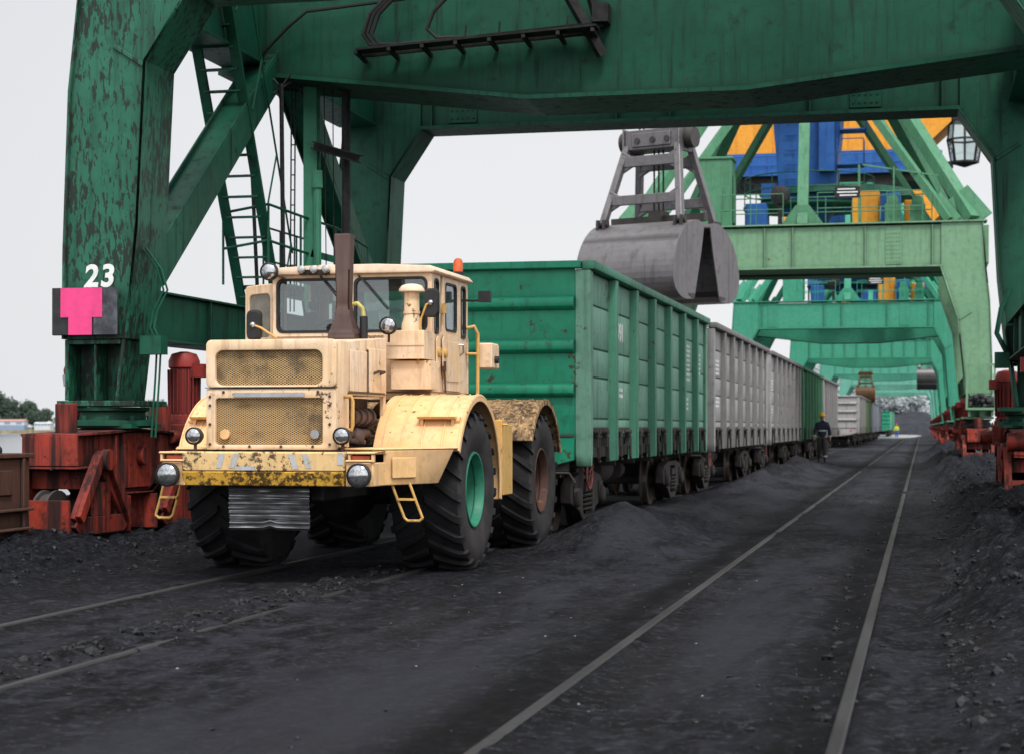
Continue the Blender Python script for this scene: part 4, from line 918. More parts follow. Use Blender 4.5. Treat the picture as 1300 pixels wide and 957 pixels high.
b = MB(); b.tube([(5.25,9.5,3.6),(5.12,9.5,3.3),(5.05,9.5,2.9),(5.2,9.5,2.6)], .04, 8); b.box(5.02,5.25,9.4,9.62,2.35,2.6); fit(b, 'junction_box', DG)
b = MB()
for x in (5.25, 6.12): b.bar((x,-1.05,2.0),(x+(.03 if x<6 else -.02),-1.0,3.32),.07,.07,up=(0,1,0))
b.bar((5.25,-1.0,3.32),(6.14,-1.0,3.35),.08,.07); b.box(5.22,6.16,-1.1,-.45,1.95,2.02); b.box(5.3,5.36,-1.0,-.5,1.75,1.95); b.box(6.0,6.06,-1.0,-.5,1.75,1.95)
tr_ = b.build('foot_platform', LG, c2)
b = MB(); r_ = random.Random(3)
for k in range(90): x = 5.3+.8*r_.random(); y = -1.05+.55*r_.random(); b.ball((x,y,2.06+.42*r_.random()*(1-abs(x-5.7)*1.4)),(.05+.05*r_.random(),)*3,6,4)
b.build('coal_on_platform', COAL, tr_)
# rusty ballast box at the head of the quay-side bogies
t = thing('ballast_box', 'rusty brown steel box with rungs, at the foot of the crane leg numbered 23', 'steel box', (-9.55, 16.75, 0))
b = MB(); b.box(-.62,.36,-.66,.60,.06,1.10); b.box(-.66,.40,-.70,.64,1.102,1.15)
for x in (-.62,-.2,.33): b.box(x,x+.03,-.69,-.662,.06,1.10)
for z in (.15,.35,.55): b.box(.362,.44,-.60,.55,z,z+.03)
b.box(.362,.40,-.5,-.45,.06,1.1); b.box(.362,.40,.4,.45,.06,1.1); b.box(.362,.385,-.25,.2,.72,.98)
b.build('shell', RUSTB, t, bevel=.008)
b = MB().box(-.14,.10,-.672,-.664,.66,.90); b.build('opening', RUBB, t)
b = MB().tube([(-.1+.07*math.cos(a),-.2,1.19+.07*math.sin(a)) for a in [k*.5236 for k in range(12)]], .018, 6, True); b.tube([(.2+.05*math.cos(a),.2,1.18+.05*math.sin(a)) for a in [k*.5236 for k in range(12)]], .015, 6, True); b.build('lifting_eye', BLK, t)
# ------------------------------------------------------------------ articulated tractor (front axle at the origin, nose towards -y)
T = thing('articulated_tractor', 'worn peach and yellow tractor with huge ribbed tyres, nosed from under the dark green crane', 'tractor', (-5.72, 17.4, 0))
def tp(b, name, m, par=T, **k): return b.build(name, m, par, **k)
# tyres and rims
def tyre_mesh():
    b = MB()
    b.lathe([(.37,-.30),(.45,-.335),(.58,-.355),(.68,-.352),(.735,-.33),(.758,-.27),(.762,-.12),(.765,0),(.762,.12),(.758,.27),(.735,.33),(.68,.352),(.58,.355),(.45,.335),(.37,.30)], (0,0,0), 'x', 72, cap=False)
    N = 21
    for sgn in (-1, 1):
        for k in range(N):
            a0 = 2*math.pi*(k+(.5 if sgn > 0 else 0))/N
            path = [(.015,.60,.764,.806),(.10,.47,.764,.806),(.20,.33,.76,.803),(.29,.20,.755,.795),(.335,.13,.735,.775),(.362,.09,.69,.715)]
            vs = []
            for i, (x, da, r0, r1) in enumerate(path):
                wd = .040+.012*i/5
                if i == 5: pts = [(x-.03,r0,-wd),(x-.03,r0,wd),(x+.008,r1,wd*.8),(x+.008,r1,-wd*.8)]
                elif i == 4: pts = [(x-.02,r0-.01,-wd),(x-.02,r0-.01,wd),(x+.012,r1-.01,wd*.85),(x+.012,r1-.01,-wd*.85)]
                else: pts = [(x,r0-.02,-wd),(x,r0-.02,wd),(x,r1,wd*.78),(x,r1,-wd*.78)]
                for (px, pr, pa) in pts:
                    a = a0-da*.62+pa*1.15; vs.append((sgn*px, -pr*math.cos(a), -pr*math.sin(a)))
            fs = [(0,1,2,3),(20,23,22,21)]
            for i in range(5):
                o = i*4
                for j in range(4): fs.append((o+j,o+(j+1)%4,o+4+(j+1)%4,o+4+j))
            b.add(vs, fs)
    return b.mesh('tyre', TYRE, smooth=38)
TM = tyre_mesh()
for (x, y, rim, lab) in ((1.045,0,RIMG,'front wheel with a green rim'),(-1.045,0,RIMG,None),(1.045,3.2,RIMR,'rear wheel with a rusty rim'),(-1.045,3.2,RIMR,None)):
    s = 1 if x > 0 else -1
    wo = bpy.data.objects.new('wheel', TM); col.objects.link(wo); wo.parent = T; wo.location = (x, y, .80)
    if lab: wo['label'] = lab
    if s < 0: wo.rotation_euler = (0, 0, 0)
    b = MB().lathe([(.385,.30*s),(.375,.325*s),(.36,.325*s),(.345,.30*s),(.335,.24*s),(.345,.22*s),(.325,.0*s),(.31,-.08*s),(.28,-.10*s),(.19,-.08*s),(.17,-.02*s),(.10,-.01*s),(.09,.03*s),(.01,.03*s)], (0,0,0), 'x', 48, cap=False)
    for k in range(10): a = k*.628; b.cyl((-.09*s,.235*math.cos(a),.235*math.sin(a)),(-.055*s,.235*math.cos(a),.235*math.sin(a)),.02,n=6)
    for k in range(5): a = k*1.2566+.3; b.cyl((-.01*s,.13*math.cos(a),.13*math.sin(a)),(.01*s,.13*math.cos(a),.13*math.sin(a)),.014,n=6)
    b.build('rim', rim, wo, smooth=30)
# axles, frame, belly
b = MB()
for y in (0, 3.2): tp(MB().cyl((-.75,y,.80),(.75,y,.80),.15,n=16).ball((0,y,.80),(.34,.34,.36),20,12), 'axle', BLK)
b = MB(); b.box(-.42,-.30,-1.9,1.3,.75,1.18); b.box(.30,.42,-1.9,1.3,.75,1.18); b.box(-.42,.42,1.35,1.75,.70,1.15); b.box(-.40,.40,1.8,4.0,.80,1.20); b.box(-.36,.36,-1.85,1.1,.86,1.25)
tp(b, 'chassis_frame', BLK, bevel=.015)
b = MB(); b.box(-.95,.95,1.95,4.05,1.20,1.34); b.box(-.75,.75,2.2,3.9,1.34,1.52); tp(b, 'rear_deck', FD, bevel=.02)
b = MB(); b.box(-.2,.2,4.0,4.25,.85,1.2); b.box(-.14,.14,4.2,4.42,.9,1.15); tp(b, 'rear_hitch', BLK, bevel=.02)
# bonnet
b = MB()
pf = [(-.62,-1.80),(-.62,-2.04),(-.605,-2.09),(-.57,-2.115),(.57,-2.115),(.605,-2.09),(.62,-2.04),(.62,-1.80)]
ofr = rr(0, 1.715, 1.245, .98, .055, 5)
def hole(z0, z1, w_, r): return rr(-.02, (z0+z1)/2, w_, z1-z0, r, 5)
# the front face is two ring plates round the grille openings, on a shell behind
b.ring(rr(0,1.995,1.24,.43,.05,5), hole(1.80,2.115,1.02,.07), 'y', -2.13, -2.07)
b.ring(rr(0,1.495,1.24,.55,.015,5), hole(1.265,1.685,1.02,.03), 'y', -2.125, -2.07)
tp(b, 'grille_surround', PE, bevel=.012, seg=2)
b = MB(); b.box(-.619,.619,-2.068,-1.78,1.24,2.205); tp(b, 'bonnet_front', PE, bevel=.02, seg=2)
b = MB(); b.hexa([(-.60,-1.778,1.72),(.60,-1.778,1.72),(.60,-.52,1.72),(-.60,-.52,1.72),(-.60,-1.778,2.20),(.60,-1.778,2.20),(.60,-.52,2.29),(-.60,-.52,2.29)])
b.box(.601,.615,-1.70,-1.18,1.75,2.13); b.box(.601,.615,-1.16,-.60,1.75,2.17)
tp(b, 'bonnet', PE, bevel=.035, seg=3)
b = MB(); b.box(.602,.624,-1.75,-.55,1.735,1.742); b.box(-.625,.625,-2.137,-2.1,1.776,1.783); b.box(.604,.622,-1.175,-1.165,1.75,2.15); tp(b, 'panel_seam', RUBB)
b = MB(); b.tube([(.61,-.98,1.93),(.66,-.98,1.95),(.66,-.78,1.95),(.61,-.78,1.93)], .014, 8); tp(b, 'bonnet_handle', STK)
b = MB(); b.box(-.20,.16,-.98,-.72,2.262,2.268); tp(b, 'bonnet_vent', GRIL)
b = MB().box(-.54,.50,-2.085,-2.075,1.79,2.125); tp(b, 'upper_grille', GRIL)
b = MB().box(-.54,.50,-2.085,-2.075,1.255,1.695); tp(b, 'lower_grille', GRIL)
b = MB(); b.box(-.35,.32,-2.14,-2.127,1.695,1.735); tp(b, 'grille_trim', CHROME)
b = MB(); b.cyl((-.44,-2.09,1.36),(-.44,-2.13,1.36),.045,n=16); tp(b, 'plug', FE); b = MB(); b.cyl((.42,-2.09,1.36),(.42,-2.13,1.36),.04,n=16); tp(b, 'plug', CHROME)
b = MB(); b.bolts([(x,-2.13,z) for x in (-.58,.56) for z in (1.27,1.45,1.62,1.70)]+[(x,-2.13,1.25) for x in (-.45,-.2,.1,.4)]+[(x,-2.13,1.74) for x in (-.45,.45)], '-y', .014, .01); tp(b, 'panel_bolt', STK)
# engine seen through the open side
b = MB(); b.box(-.40,.40,-1.70,-.50,1.2,1.70); b.cyl((.47,-1.6,1.52),(.47,-.7,1.52),.075,n=14); b.cyl((.48,-1.5,1.36),(.48,-.8,1.36),.05,n=12)
for k in range(5): b.lathe([(.03,-.03),(.09,-.03),(.09,.03),(.03,.03)], (.47,-1.5+.19*k,1.52), 'y', 14)
b.ball((.5,-1.2,1.33),.09); b.tube([(.45,-1.62,1.6),(.55,-1.55,1.45),(.5,-1.4,1.3),(.55,-1.1,1.28)], .03, 8)
tp(b, 'engine', STK)
b = MB(); b.box(.565,.60,-1.778,-1.70,1.24,1.72); b.box(.565,.60,-.62,-.54,1.24,1.72); b.box(-.60,-.565,-1.778,-.54,1.24,1.72); tp(b, 'bonnet_pillar', PE)
b = MB(); b.tube([(.60,-1.9,1.70),(.69,-1.9,1.70),(.70,-1.9,1.66),(.70,-1.9,1.44),(.69,-1.9,1.40),(.60,-1.9,1.40)], .018, 8); tp(b, 'grab_handle', YE)
# bumper and side skirts
b = MB(); b.box(-.78,.75,-2.30,-2.05,1.03,1.205); tp(b, 'bumper', BUMP, bevel=.012)
b = MB(); b.hexa([(-.78,-2.27,.90),(.75,-2.27,.90),(.75,-2.05,.90),(-.78,-2.05,.90),(-.78,-2.30,1.028),(.75,-2.30,1.028),(.75,-2.05,1.028),(-.78,-2.05,1.028)]); tp(b, 'bumper_lip', BUMPY, bevel=.008)
r_ = random.Random(9); b = MB()
for x0, z0, dx in ((-.45,1.06,.03),(-.33,1.06,.05),(.28,1.05,-.05),(.40,1.06,-.04)): b = MB(); b.hexa([(x0,-2.304,z0),(x0+.05,-2.304,z0),(x0+.05,-2.301,z0),(x0,-2.301,z0),(x0+dx,-2.304,1.185),(x0+dx+.05,-2.304,1.185),(x0+dx+.05,-2.301,1.185),(x0+dx,-2.301,1.185)]); tp(b, 'bumper_stripe', STRP)
tp(MB().box(-.27,-.08,-2.304,-2.301,1.04,1.075), 'bumper_stripe', STRP); tp(MB().box(.69,.742,-2.304,-2.301,1.09,1.20), 'bumper_stripe', STRP)
for s in (-1, 1):
    b = MB()
    # lamp box, then the skirt running back to the fender
    def X(x): return x*s
    q = [(.76,-2.28),(1.0,-2.24),(1.02,-1.95),(.76,-1.95)]
    b.prism([(X(x),y) for x, y in q], 'z', .90, 1.11); b.box(min(X(.76),X(1.02)),max(X(.76),X(1.02)),-2.27,-1.95,1.185,1.205)
    for x in (.77,.985): b.box(min(X(x),X(x+.025)),max(X(x),X(x+.025)),-2.26,-2.2,1.11,1.185)
    b.bar((X(.76),-2.29,1.125),(X(1.0),-2.27,1.125),.02,.02)
    b.box(min(X(.62),X(1.02)),max(X(.62),X(1.02)),-1.95,-1.72,1.18,1.205)
    b.hexa([(X(1.0),-1.93,.90),(X(1.30),-1.16,.90),(X(1.28),-1.10,.90),(X(.98),-1.86,.90),(X(1.0),-1.93,1.215),(X(1.40),-.96,1.215),(X(1.38),-.90,1.215),(X(.98),-1.86,1.215)])
    q = [(1.05,-1.83),(1.18,-1.51),(1.168,-1.50),(1.038,-1.82)]; b.prism([(X(x+.012),y-.012) for x, y in q], 'z', .96, 1.15)
    q = [(.62,-1.90),(1.0,-1.93),(1.42,-.93),(1.42,-.85),(.62,-.85)]; b.prism([(X(x),y) for x, y in q], 'z', 1.217, 1.235)
    tp(b, 'side_skirt', FE, bevel=.008)
    def lamp(x, y, z, r, name='headlight', par=T, dy=-1):
        h = MB().lathe([(.02,.12),(r*.7,.10),(r*1.08,.02),(r*1.1,-.03),(r*1.0,-.035),(r*.98,-.02)], (x,y,z), 'y', 24, cap=True).build(name, RUBB, par)
        MB().lathe([(r*.985,-.022),(r*.9,-.034),(r*.6,-.048),(.01,-.055)], (x,y,z), 'y', 24).build('lens', LENS, h)
        return h
    lamp(X(.90), -2.33, 1.0, .10); lamp(X(.70), -2.20, 1.345, .073)
    b = MB(); b.cyl((X(.70),-2.18,1.205),(X(.70),-2.18,1.29),.016,n=8); tp(b, 'lamp_bracket', STK)
    b = MB().box(min(X(.80),X(.96)),max(X(.80),X(.96)),-2.225,-2.2,1.125,1.17); tp(b, 'side_marker', AMBER)
    st = MB()
    for d in (0, .17): st.tube([(X(1.02+d),-1.75,.92),(X(1.08+d),-1.72,.74),(X(1.13+d),-1.70,.60)], .013, 8)
    st.tube([(X(1.13),-1.70,.60),(X(1.16),-1.70,.575),(X(1.27),-1.70,.575),(X(1.30),-1.70,.60)], .013, 8); st.bar((X(1.07),-1.72,.77),(X(1.24),-1.72,.77),.05,.02); tp(st, 'step_ladder', YE)
# fenders: arched shells over each wheel
def fender(y, s, m, a0, a1, r=.925, lab=None):
    n = 26; b = MB(); x0, x1 = (.57*s, 1.43*s); A = [R(a0+(a1-a0)*i/n) for i in range(n+1)]
    P_ = lambda rad, a: (y-rad*math.cos(a), .80+rad*math.sin(a))
    b.prism([P_(r, a) for a in A]+[P_(r+.018, a) for a in A[::-1]], 'x', min(x0,x1), max(x0,x1))
    for xx in (.66,.84,1.04,1.24,1.405):
        xa, xb = sorted((xx*s, (xx+.018)*s)); b.prism([P_(r+.014, a) for a in A]+[P_(r+.028, a) for a in A[::-1]], 'x', xa, xb)
    xa, xb = sorted((1.412*s, 1.43*s)); b.prism([P_(r-.045, a) for a in A]+[P_(r+.002, a) for a in A[::-1]], 'x', xa, xb)
    b.bolts([(xx*s, *P_(r+.016, a)) for xx in (.72,.94,1.33) for a in A[2:-2:4]], 'z', .012, .012)
    o = tp(b, 'fender', m, bevel=.004)
    if lab: o['label'] = lab
    return o
for s in (-1, 1):
    f = fender(-.03, s, FE, 25, 188); fender(3.2, s, FD, 30, 160, lab='rear fender caked with black grime' if s > 0 else None)
    b = MB(); b.hexa([(.98*s,-.74,1.50),(1.36*s,-.74,1.50),(1.36*s,-.60,1.50),(.98*s,-.60,1.50),(.98*s,-.78,1.525),(1.36*s,-.78,1.525),(1.36*s,-.58,1.525),(.98*s,-.58,1.525)])
    b.box(min(1.0*s,1.03*s),max(1.0*s,1.03*s),-.72,-.60,1.40,1.50); b.box(min(1.31*s,1.34*s),max(1.31*s,1.34*s),-.72,-.60,1.40,1.50); b.cyl((1.34*s,-.68,1.49),(1.39*s,-.68,1.49),.035,n=10); tp(b, 'fender_step', FE, f)
    b = MB(); b.box(min(1.0*s,1.40*s),max(1.0*s,1.40*s),1.02,1.10,.75,1.50); b.tube([(1.2*s,1.06,1.45),(1.46*s,1.06,1.45)], .014, 6); b.box(min(1.2*s,1.38*s),max(1.2*s,1.38*s),1.18,1.62,.7,1.45); tp(b, 'battery_box', YE, bevel=.01)
# corrugated sheet hung under the bumper
b = MB(); n = 56; vs = []
for i in range(n+1):
    z = .895-.40*i/n; yy = -2.12+.010*math.cos(i/n*2*math.pi*9)+.03*(i/n)
    for k in range(13): x = -.40+.76*k/12; vs.append((x, yy+.02*math.sin(x*5+1)+.008*math.sin(x*17+i*.2), z-.02*math.exp(-((x+.02)/.05)**2)*(-1 if i > n*.8 else 0)))
b.add(vs, [(i*13+k, i*13+k+1, (i+1)*13+k+1, (i+1)*13+k) for i in range(n) for k in range(12)]); tp(b, 'corrugated_flap', CORR)
# cab
CF, CB, CH, ZF, ZR = .23, 1.70, .86, 2.38, 2.995
b = MB(); b.box(-CH+.02,CH-.02,CF+.02,CB-.02,1.70,1.78); b.box(-CH,CH,CF,CF+.03,1.78,2.36); b.box(-CH+.002,-CH+.03,CF+.031,CB,1.78,2.40); b.box(CH-.04,CH-.01,CF+.031,CB,1.78,2.40); b.box(-CH,CH,CB+.002,CB+.03,1.78,2.40)
cab = tp(b, 'cab_body', PE, bevel=.01)
b = MB()
for cx, w_ in ((-.445,.82),(.42,.87)):
    b.ring(rr(cx, 2.675, w_, .65, .012, 5), rr(cx, 2.672, w_-.09, .555, .07, 5), 'y', CF-.015, CF+.03)
tp(b, 'windscreen_frame', PE, bevel=.006)
b = MB()
for yc, wd, wi, hi, zc in ((.42,.30,.17,.56,2.66),(1.0,.66,.46,.50,2.68),(1.515,.36,.20,.56,2.66)):
    for s in (-1, 1):
        if s < 0 and wd > .5: continue
        xa, xb = sorted(((CH-.008)*s, (CH-.035)*s)); b = MB(); b.ring(rr(yc, 2.69, wd, .60, .012, 5), rr(yc, zc, wi, hi, .06, 5), 'x', xa, xb); tp(b, 'side_window_frame', PE, bevel=.005)
b = MB(); b.ring(rr(0,2.69,1.70,.60,.012,5), rr(0,2.68,1.5,.48,.06,5), 'y', CB-.01, CB+.03); tp(b, 'rear_window_frame', PE)
for cx, w_ in ((-.445,.82),(.42,.87)):
    g = tp(MB().box(cx-w_/2+.05,cx+w_/2-.05,CF+.004,CF+.008,2.40,2.945), 'windscreen', WIND, smooth=0)
    tp(MB().ring(rr(cx,2.672,w_-.085,.56,.07,5), rr(cx,2.672,w_-.135,.51,.06,5), 'y', CF-.022, CF+.012), 'gasket', RUBB, g)
for yc, wi, hi, zc in ((.42,.17,.56,2.66),(1.0,.46,.50,2.68),(1.515,.20,.56,2.66)):
    for s in (-1, 1):
        if s < 0 and wi > .4: continue
        x = (CH-.022)*s; g = tp(MB().box(min(x,x+.004),max(x,x+.004),yc-wi/2-.01,yc+wi/2+.01,zc-hi/2-.01,zc+hi/2+.01), 'side_window', WIND, smooth=0)
        xa, xb = sorted(((CH-.001)*s,(CH-.03)*s)); tp(MB().ring(rr(yc,zc,wi+.01,hi+.01,.06,5), rr(yc,zc,wi-.035,hi-.035,.05,5), 'x', xa, xb), 'gasket', RUBB, g)
g = tp(MB().box(-.76,.76,CB+.008,CB+.012,2.43,2.93), 'rear_window', WIND, smooth=0)
b = MB(); b.prism([(-.905,2.99),(.885,2.99),(.905,3.01),(.86,3.06),(.3,3.085),(-.3,3.085),(-.87,3.06),(-.915,3.01)], 'y', CF-.07, CB+.06); tp(b, 'cab_roof', ROOF, bevel=.018, seg=2)
# closed door on the land side, its panel proud of the side; the other door stands open
b = MB(); b.box(CH-.009,CH+.008,.66,1.34,1.80,2.39); b.box(CH+.009,CH+.016,.74,1.24,1.90,2.32); d = tp(b, 'cab_door', PE, bevel=.008)
tp(MB().tube([(CH+.01,1.27,2.30),(CH+.05,1.28,2.30),(CH+.05,1.31,2.22),(CH+.01,1.31,2.19)], .012, 8), 'handle', CHROME, d)
tp(MB().box(CH+.002,CH+.03,.60,.67,2.60,2.70).box(CH+.002,CH+.03,.60,.67,1.95,2.05), 'hinge', YE, d)
od = bpy.data.objects.new('cab_door', None); col.objects.link(od); od.parent = T; od.location = (-.875, .34, 0); od.rotation_euler = (0, 0, R(-38)); od['label'] = 'open cab door with a dirty window'
b = MB(); b.ring(rr(-.29,2.60,.56,.64,.05,5), rr(-.28,2.59,.43,.46,.07,5), 'y', -.02, .02); b.box(-.57,-.01,-.02,.02,1.75,2.279); tp(b, 'door_panel', PE, od, bevel=.008)
tp(MB().box(-.51,-.05,-.003,.003,2.34,2.84), 'door_window', DIRTG, od, smooth=0)
# air box, intake, exhaust
b = MB(); b.box(.46,.88,-.16,.21,2.10,2.385); b.box(.52,.93,-.10,.21,1.80,2.085); b.box(.48,.89,-.17,-.162,2.235,2.241); tp(b, 'air_filter_box', PE, bevel=.015)
b = MB(); b.lathe([(.105,2.386),(.10,2.46),(.078,2.54),(.076,2.80)], (.70,.03,0), 'z', 22); b.lathe([(.085,2.56),(.085,2.585)], (.70,.03,0), 'z', 22); it = tp(b, 'air_intake', PE)
tp(MB().lathe([(.08,2.775),(.13,2.785),(.128,2.81),(.10,2.845),(.05,2.86),(.01,2.862)], (.70,.03,0), 'z', 26), 'rain_cap', ROOF, it)
b = MB()
sec = [(2.27,.135,.115),(2.33,.135,.115),(2.345,.13,.11),(2.38,.115,.10),(2.50,.078,.075),(2.62,.066,.064),(3.28,.082,.078),(3.30,.086,.082)]
for i in range(len(sec)-1):
    (z0, a0, c0), (z1, a1, c1) = sec[i], sec[i+1]; yc = -.66; xe = .215
    b.hexa([(xe-a0,yc-c0,z0),(xe+a0,yc-c0,z0),(xe+a0,yc+c0,z0),(xe-a0,yc+c0,z0),(xe-a1,yc-c1,z1),(xe+a1,yc-c1,z1),(xe+a1,yc+c1,z1),(xe-a1,yc+c1,z1)])
ex = tp(b, 'exhaust_stack', STK, bevel=.012)
tp(MB().box(.155,.275,-.72,-.60,3.302,3.306), 'exhaust_mouth', RUBB, ex)
b = MB(); b.cyl((.40,-.62,2.26),(.40,-.62,2.50),.04,n=12); tp(b, 'breather', RUBB); b = MB().tube([(.27,-.60,2.62),(.33,-.60,2.63),(.385,-.61,2.58),(.40,-.62,2.50)], .022, 8); tp(b, 'breather_hose', HOSE)
# wipers, mirrors, lamps
for p, q in (((-.33,CF-.03,2.975),(.02,CF-.04,2.56)),((.08,CF-.03,2.975),(.40,CF-.04,2.62))):
    b = MB(); b.tube([p, q], .009, 6); m_ = Vector(p).lerp(Vector(q), .45); b.bar(m_, q, .022, .012); tp(b, 'wiper', BLK)
def mirror(c, tilt, arm):
    b = MB(); lo = rr(0,0,.155,.29,.05,5); vs = []
    for (k, dy) in ((1,0),(1,-.02),(.86,-.055)): vs += [(p[0]*k+c[0], c[1]+dy, p[1]*k+c[2]) for p in lo]
    n = len(lo); fs = [tuple(range(n)), tuple(range(3*n-1, 2*n-1, -1))]
    for i in range(2): fs += [(i*n+k, i*n+(k+1)%n, (i+1)*n+(k+1)%n, (i+1)*n+k) for k in range(n)]
    b.add(vs, fs); mo = tp(b, 'mirror', RUBB)
    tp(MB().tube(arm, .011, 7), 'mirror_arm', YE, mo); tp(MB().ball((c[0],c[1]-.06,c[2]),.028), 'mirror_joint', CHROME, mo)
mirror((.945,-.08,2.66), 0, [(.945,-.14,2.66),(.90,-.14,2.64),(.84,-.12,2.50),(.80,-.10,2.05)])
mirror((-.60,-.95,2.41), 0, [(-.60,-1.01,2.41),(-.52,-1.0,2.38),(-.38,-.95,2.28)])
lamp(-.80, CF-.25, 3.01, .085, 'work_lamp'); b = MB().tube([(-.78,CF-.14,2.99),(-.70,CF-.05,2.95)], .014, 6); tp(b, 'lamp_bracket', STK)
lamp(.58, -.38, 2.42, .082, 'work_lamp'); b = MB().tube([(.58,-.36,2.36),(.57,-.34,2.26)], .014, 6); tp(b, 'lamp_bracket', STK)
b = MB().box(-.53,-.21,CF-.10,CF-.03,2.985,3.035); lb = tp(b, 'light_bar', BLK)
for x in (-.50,-.37,-.24): MB().lathe([(.02,.02),(.04,.0),(.042,-.03),(.03,-.045),(.005,-.05)], (x,CF-.10,3.035), 'y', 14).build('small_lamp', CHROME, lb)
b = MB(); b.lathe([(.062,3.05),(.062,3.10),(.05,3.105)], (.80,1.50,0), 'z', 20); bc = tp(b, 'beacon_base', RUBB)
b = MB(); b.lathe([(.052,3.105),(.052,3.20),(.042,3.235),(.02,3.25),(.005,3.252)], (.80,1.50,0), 'z', 20); tp(b, 'beacon_dome', AMBER, bc)
b = MB(); b.box(1.0,1.13,1.60,1.68,2.78,2.90); b.tube([(CH,1.62,2.80),(1.02,1.64,2.80)], .014, 6); tp(b, 'rear_work_lamp', RUBB)
b = MB(); b.tube([(CH,1.62,2.50),(.94,1.66,2.52),(.975,1.68,2.44),(.975,1.68,1.80),(.96,1.66,1.72),(CH,1.62,1.70)], .02, 8); b.tube([(CH,1.62,2.22),(.975,1.68,2.22)], .016, 8); tp(b, 'cab_handrail', YE)
b = MB(); b.box(.95,1.13,1.70,2.05,2.06,2.34); tp(b, 'tool_box', PE, bevel=.015); tp(MB().cyl((1.13,1.85,2.16),(1.17,1.85,2.16),.04), 'tool_box_cap', RUBB)
for y, xx in ((.44,CH-.004),(.63,CH+.012)):
    b = MB(); b.prism(rr(y,2.19,.15,.33,.06,4), 'x', xx, xx+.014); pl_ = tp(b, 'lamp_plate', PE, bevel=.004); tp(MB().lathe([(.055,.0),(.05,.02),(.02,.03)], (xx+.014,y,2.19), 'x', 16), 'indicator', YE, pl_)
b = MB().tube([(.9,.60,1.78),(.89,.60,2.0),(.885,.6,2.06)], .012, 6); b.box(.875,.90,.57,.63,2.0,2.1); tp(b, 'door_linkage', STK)
# inside the cab
b = MB()
for x in (-.42,.40): b = MB(); b.box(x-.23,x+.23,1.0,1.4,2.05,2.2); b.hexa([(x-.22,1.36,2.2),(x+.22,1.36,2.2),(x+.22,1.46,2.2),(x-.22,1.46,2.2),(x-.18,1.46,2.72),(x+.18,1.46,2.72),(x+.18,1.54,2.72),(x-.18,1.54,2.72)]); tp(b, 'seat', SEAT, bevel=.03, seg=2)
b = MB(); b.tube([(-.40+.19*math.cos(a),.72+.17*math.sin(a),2.47+.09*math.sin(a)) for a in [k*.2618 for k in range(24)]], .015, 6, True); b.tube([(-.40,.72,2.47),(-.40,.55,2.1)], .025, 8); b.tube([(-.58,.72,2.47),(-.22,.72,2.47)], .012, 6); tp(b, 'steering_wheel', SEAT)
b = MB(); b.hexa([(-.82,.28,1.8),(.82,.28,1.8),(.82,.55,1.8),(-.82,.55,1.8),(-.82,.28,2.40),(.82,.28,2.40),(.82,.45,2.44),(-.82,.45,2.44)]); b.box(-.62,-.50,.5,.62,2.4,2.62); b.tube([(-.62,.55,2.6),(-.66,.6,2.75)], .015, 6); b.ball((-.56,.62,2.70),.05); tp(b, 'dashboard', SEAT, bevel=.02)
b = MB(); b.box(-.83,.83,CB-.03,CB-.005,1.80,2.40); b.box(-.84,.84,CF+.05,CB-.01,2.975,2.985); tp(b, 'cab_lining', INTR)
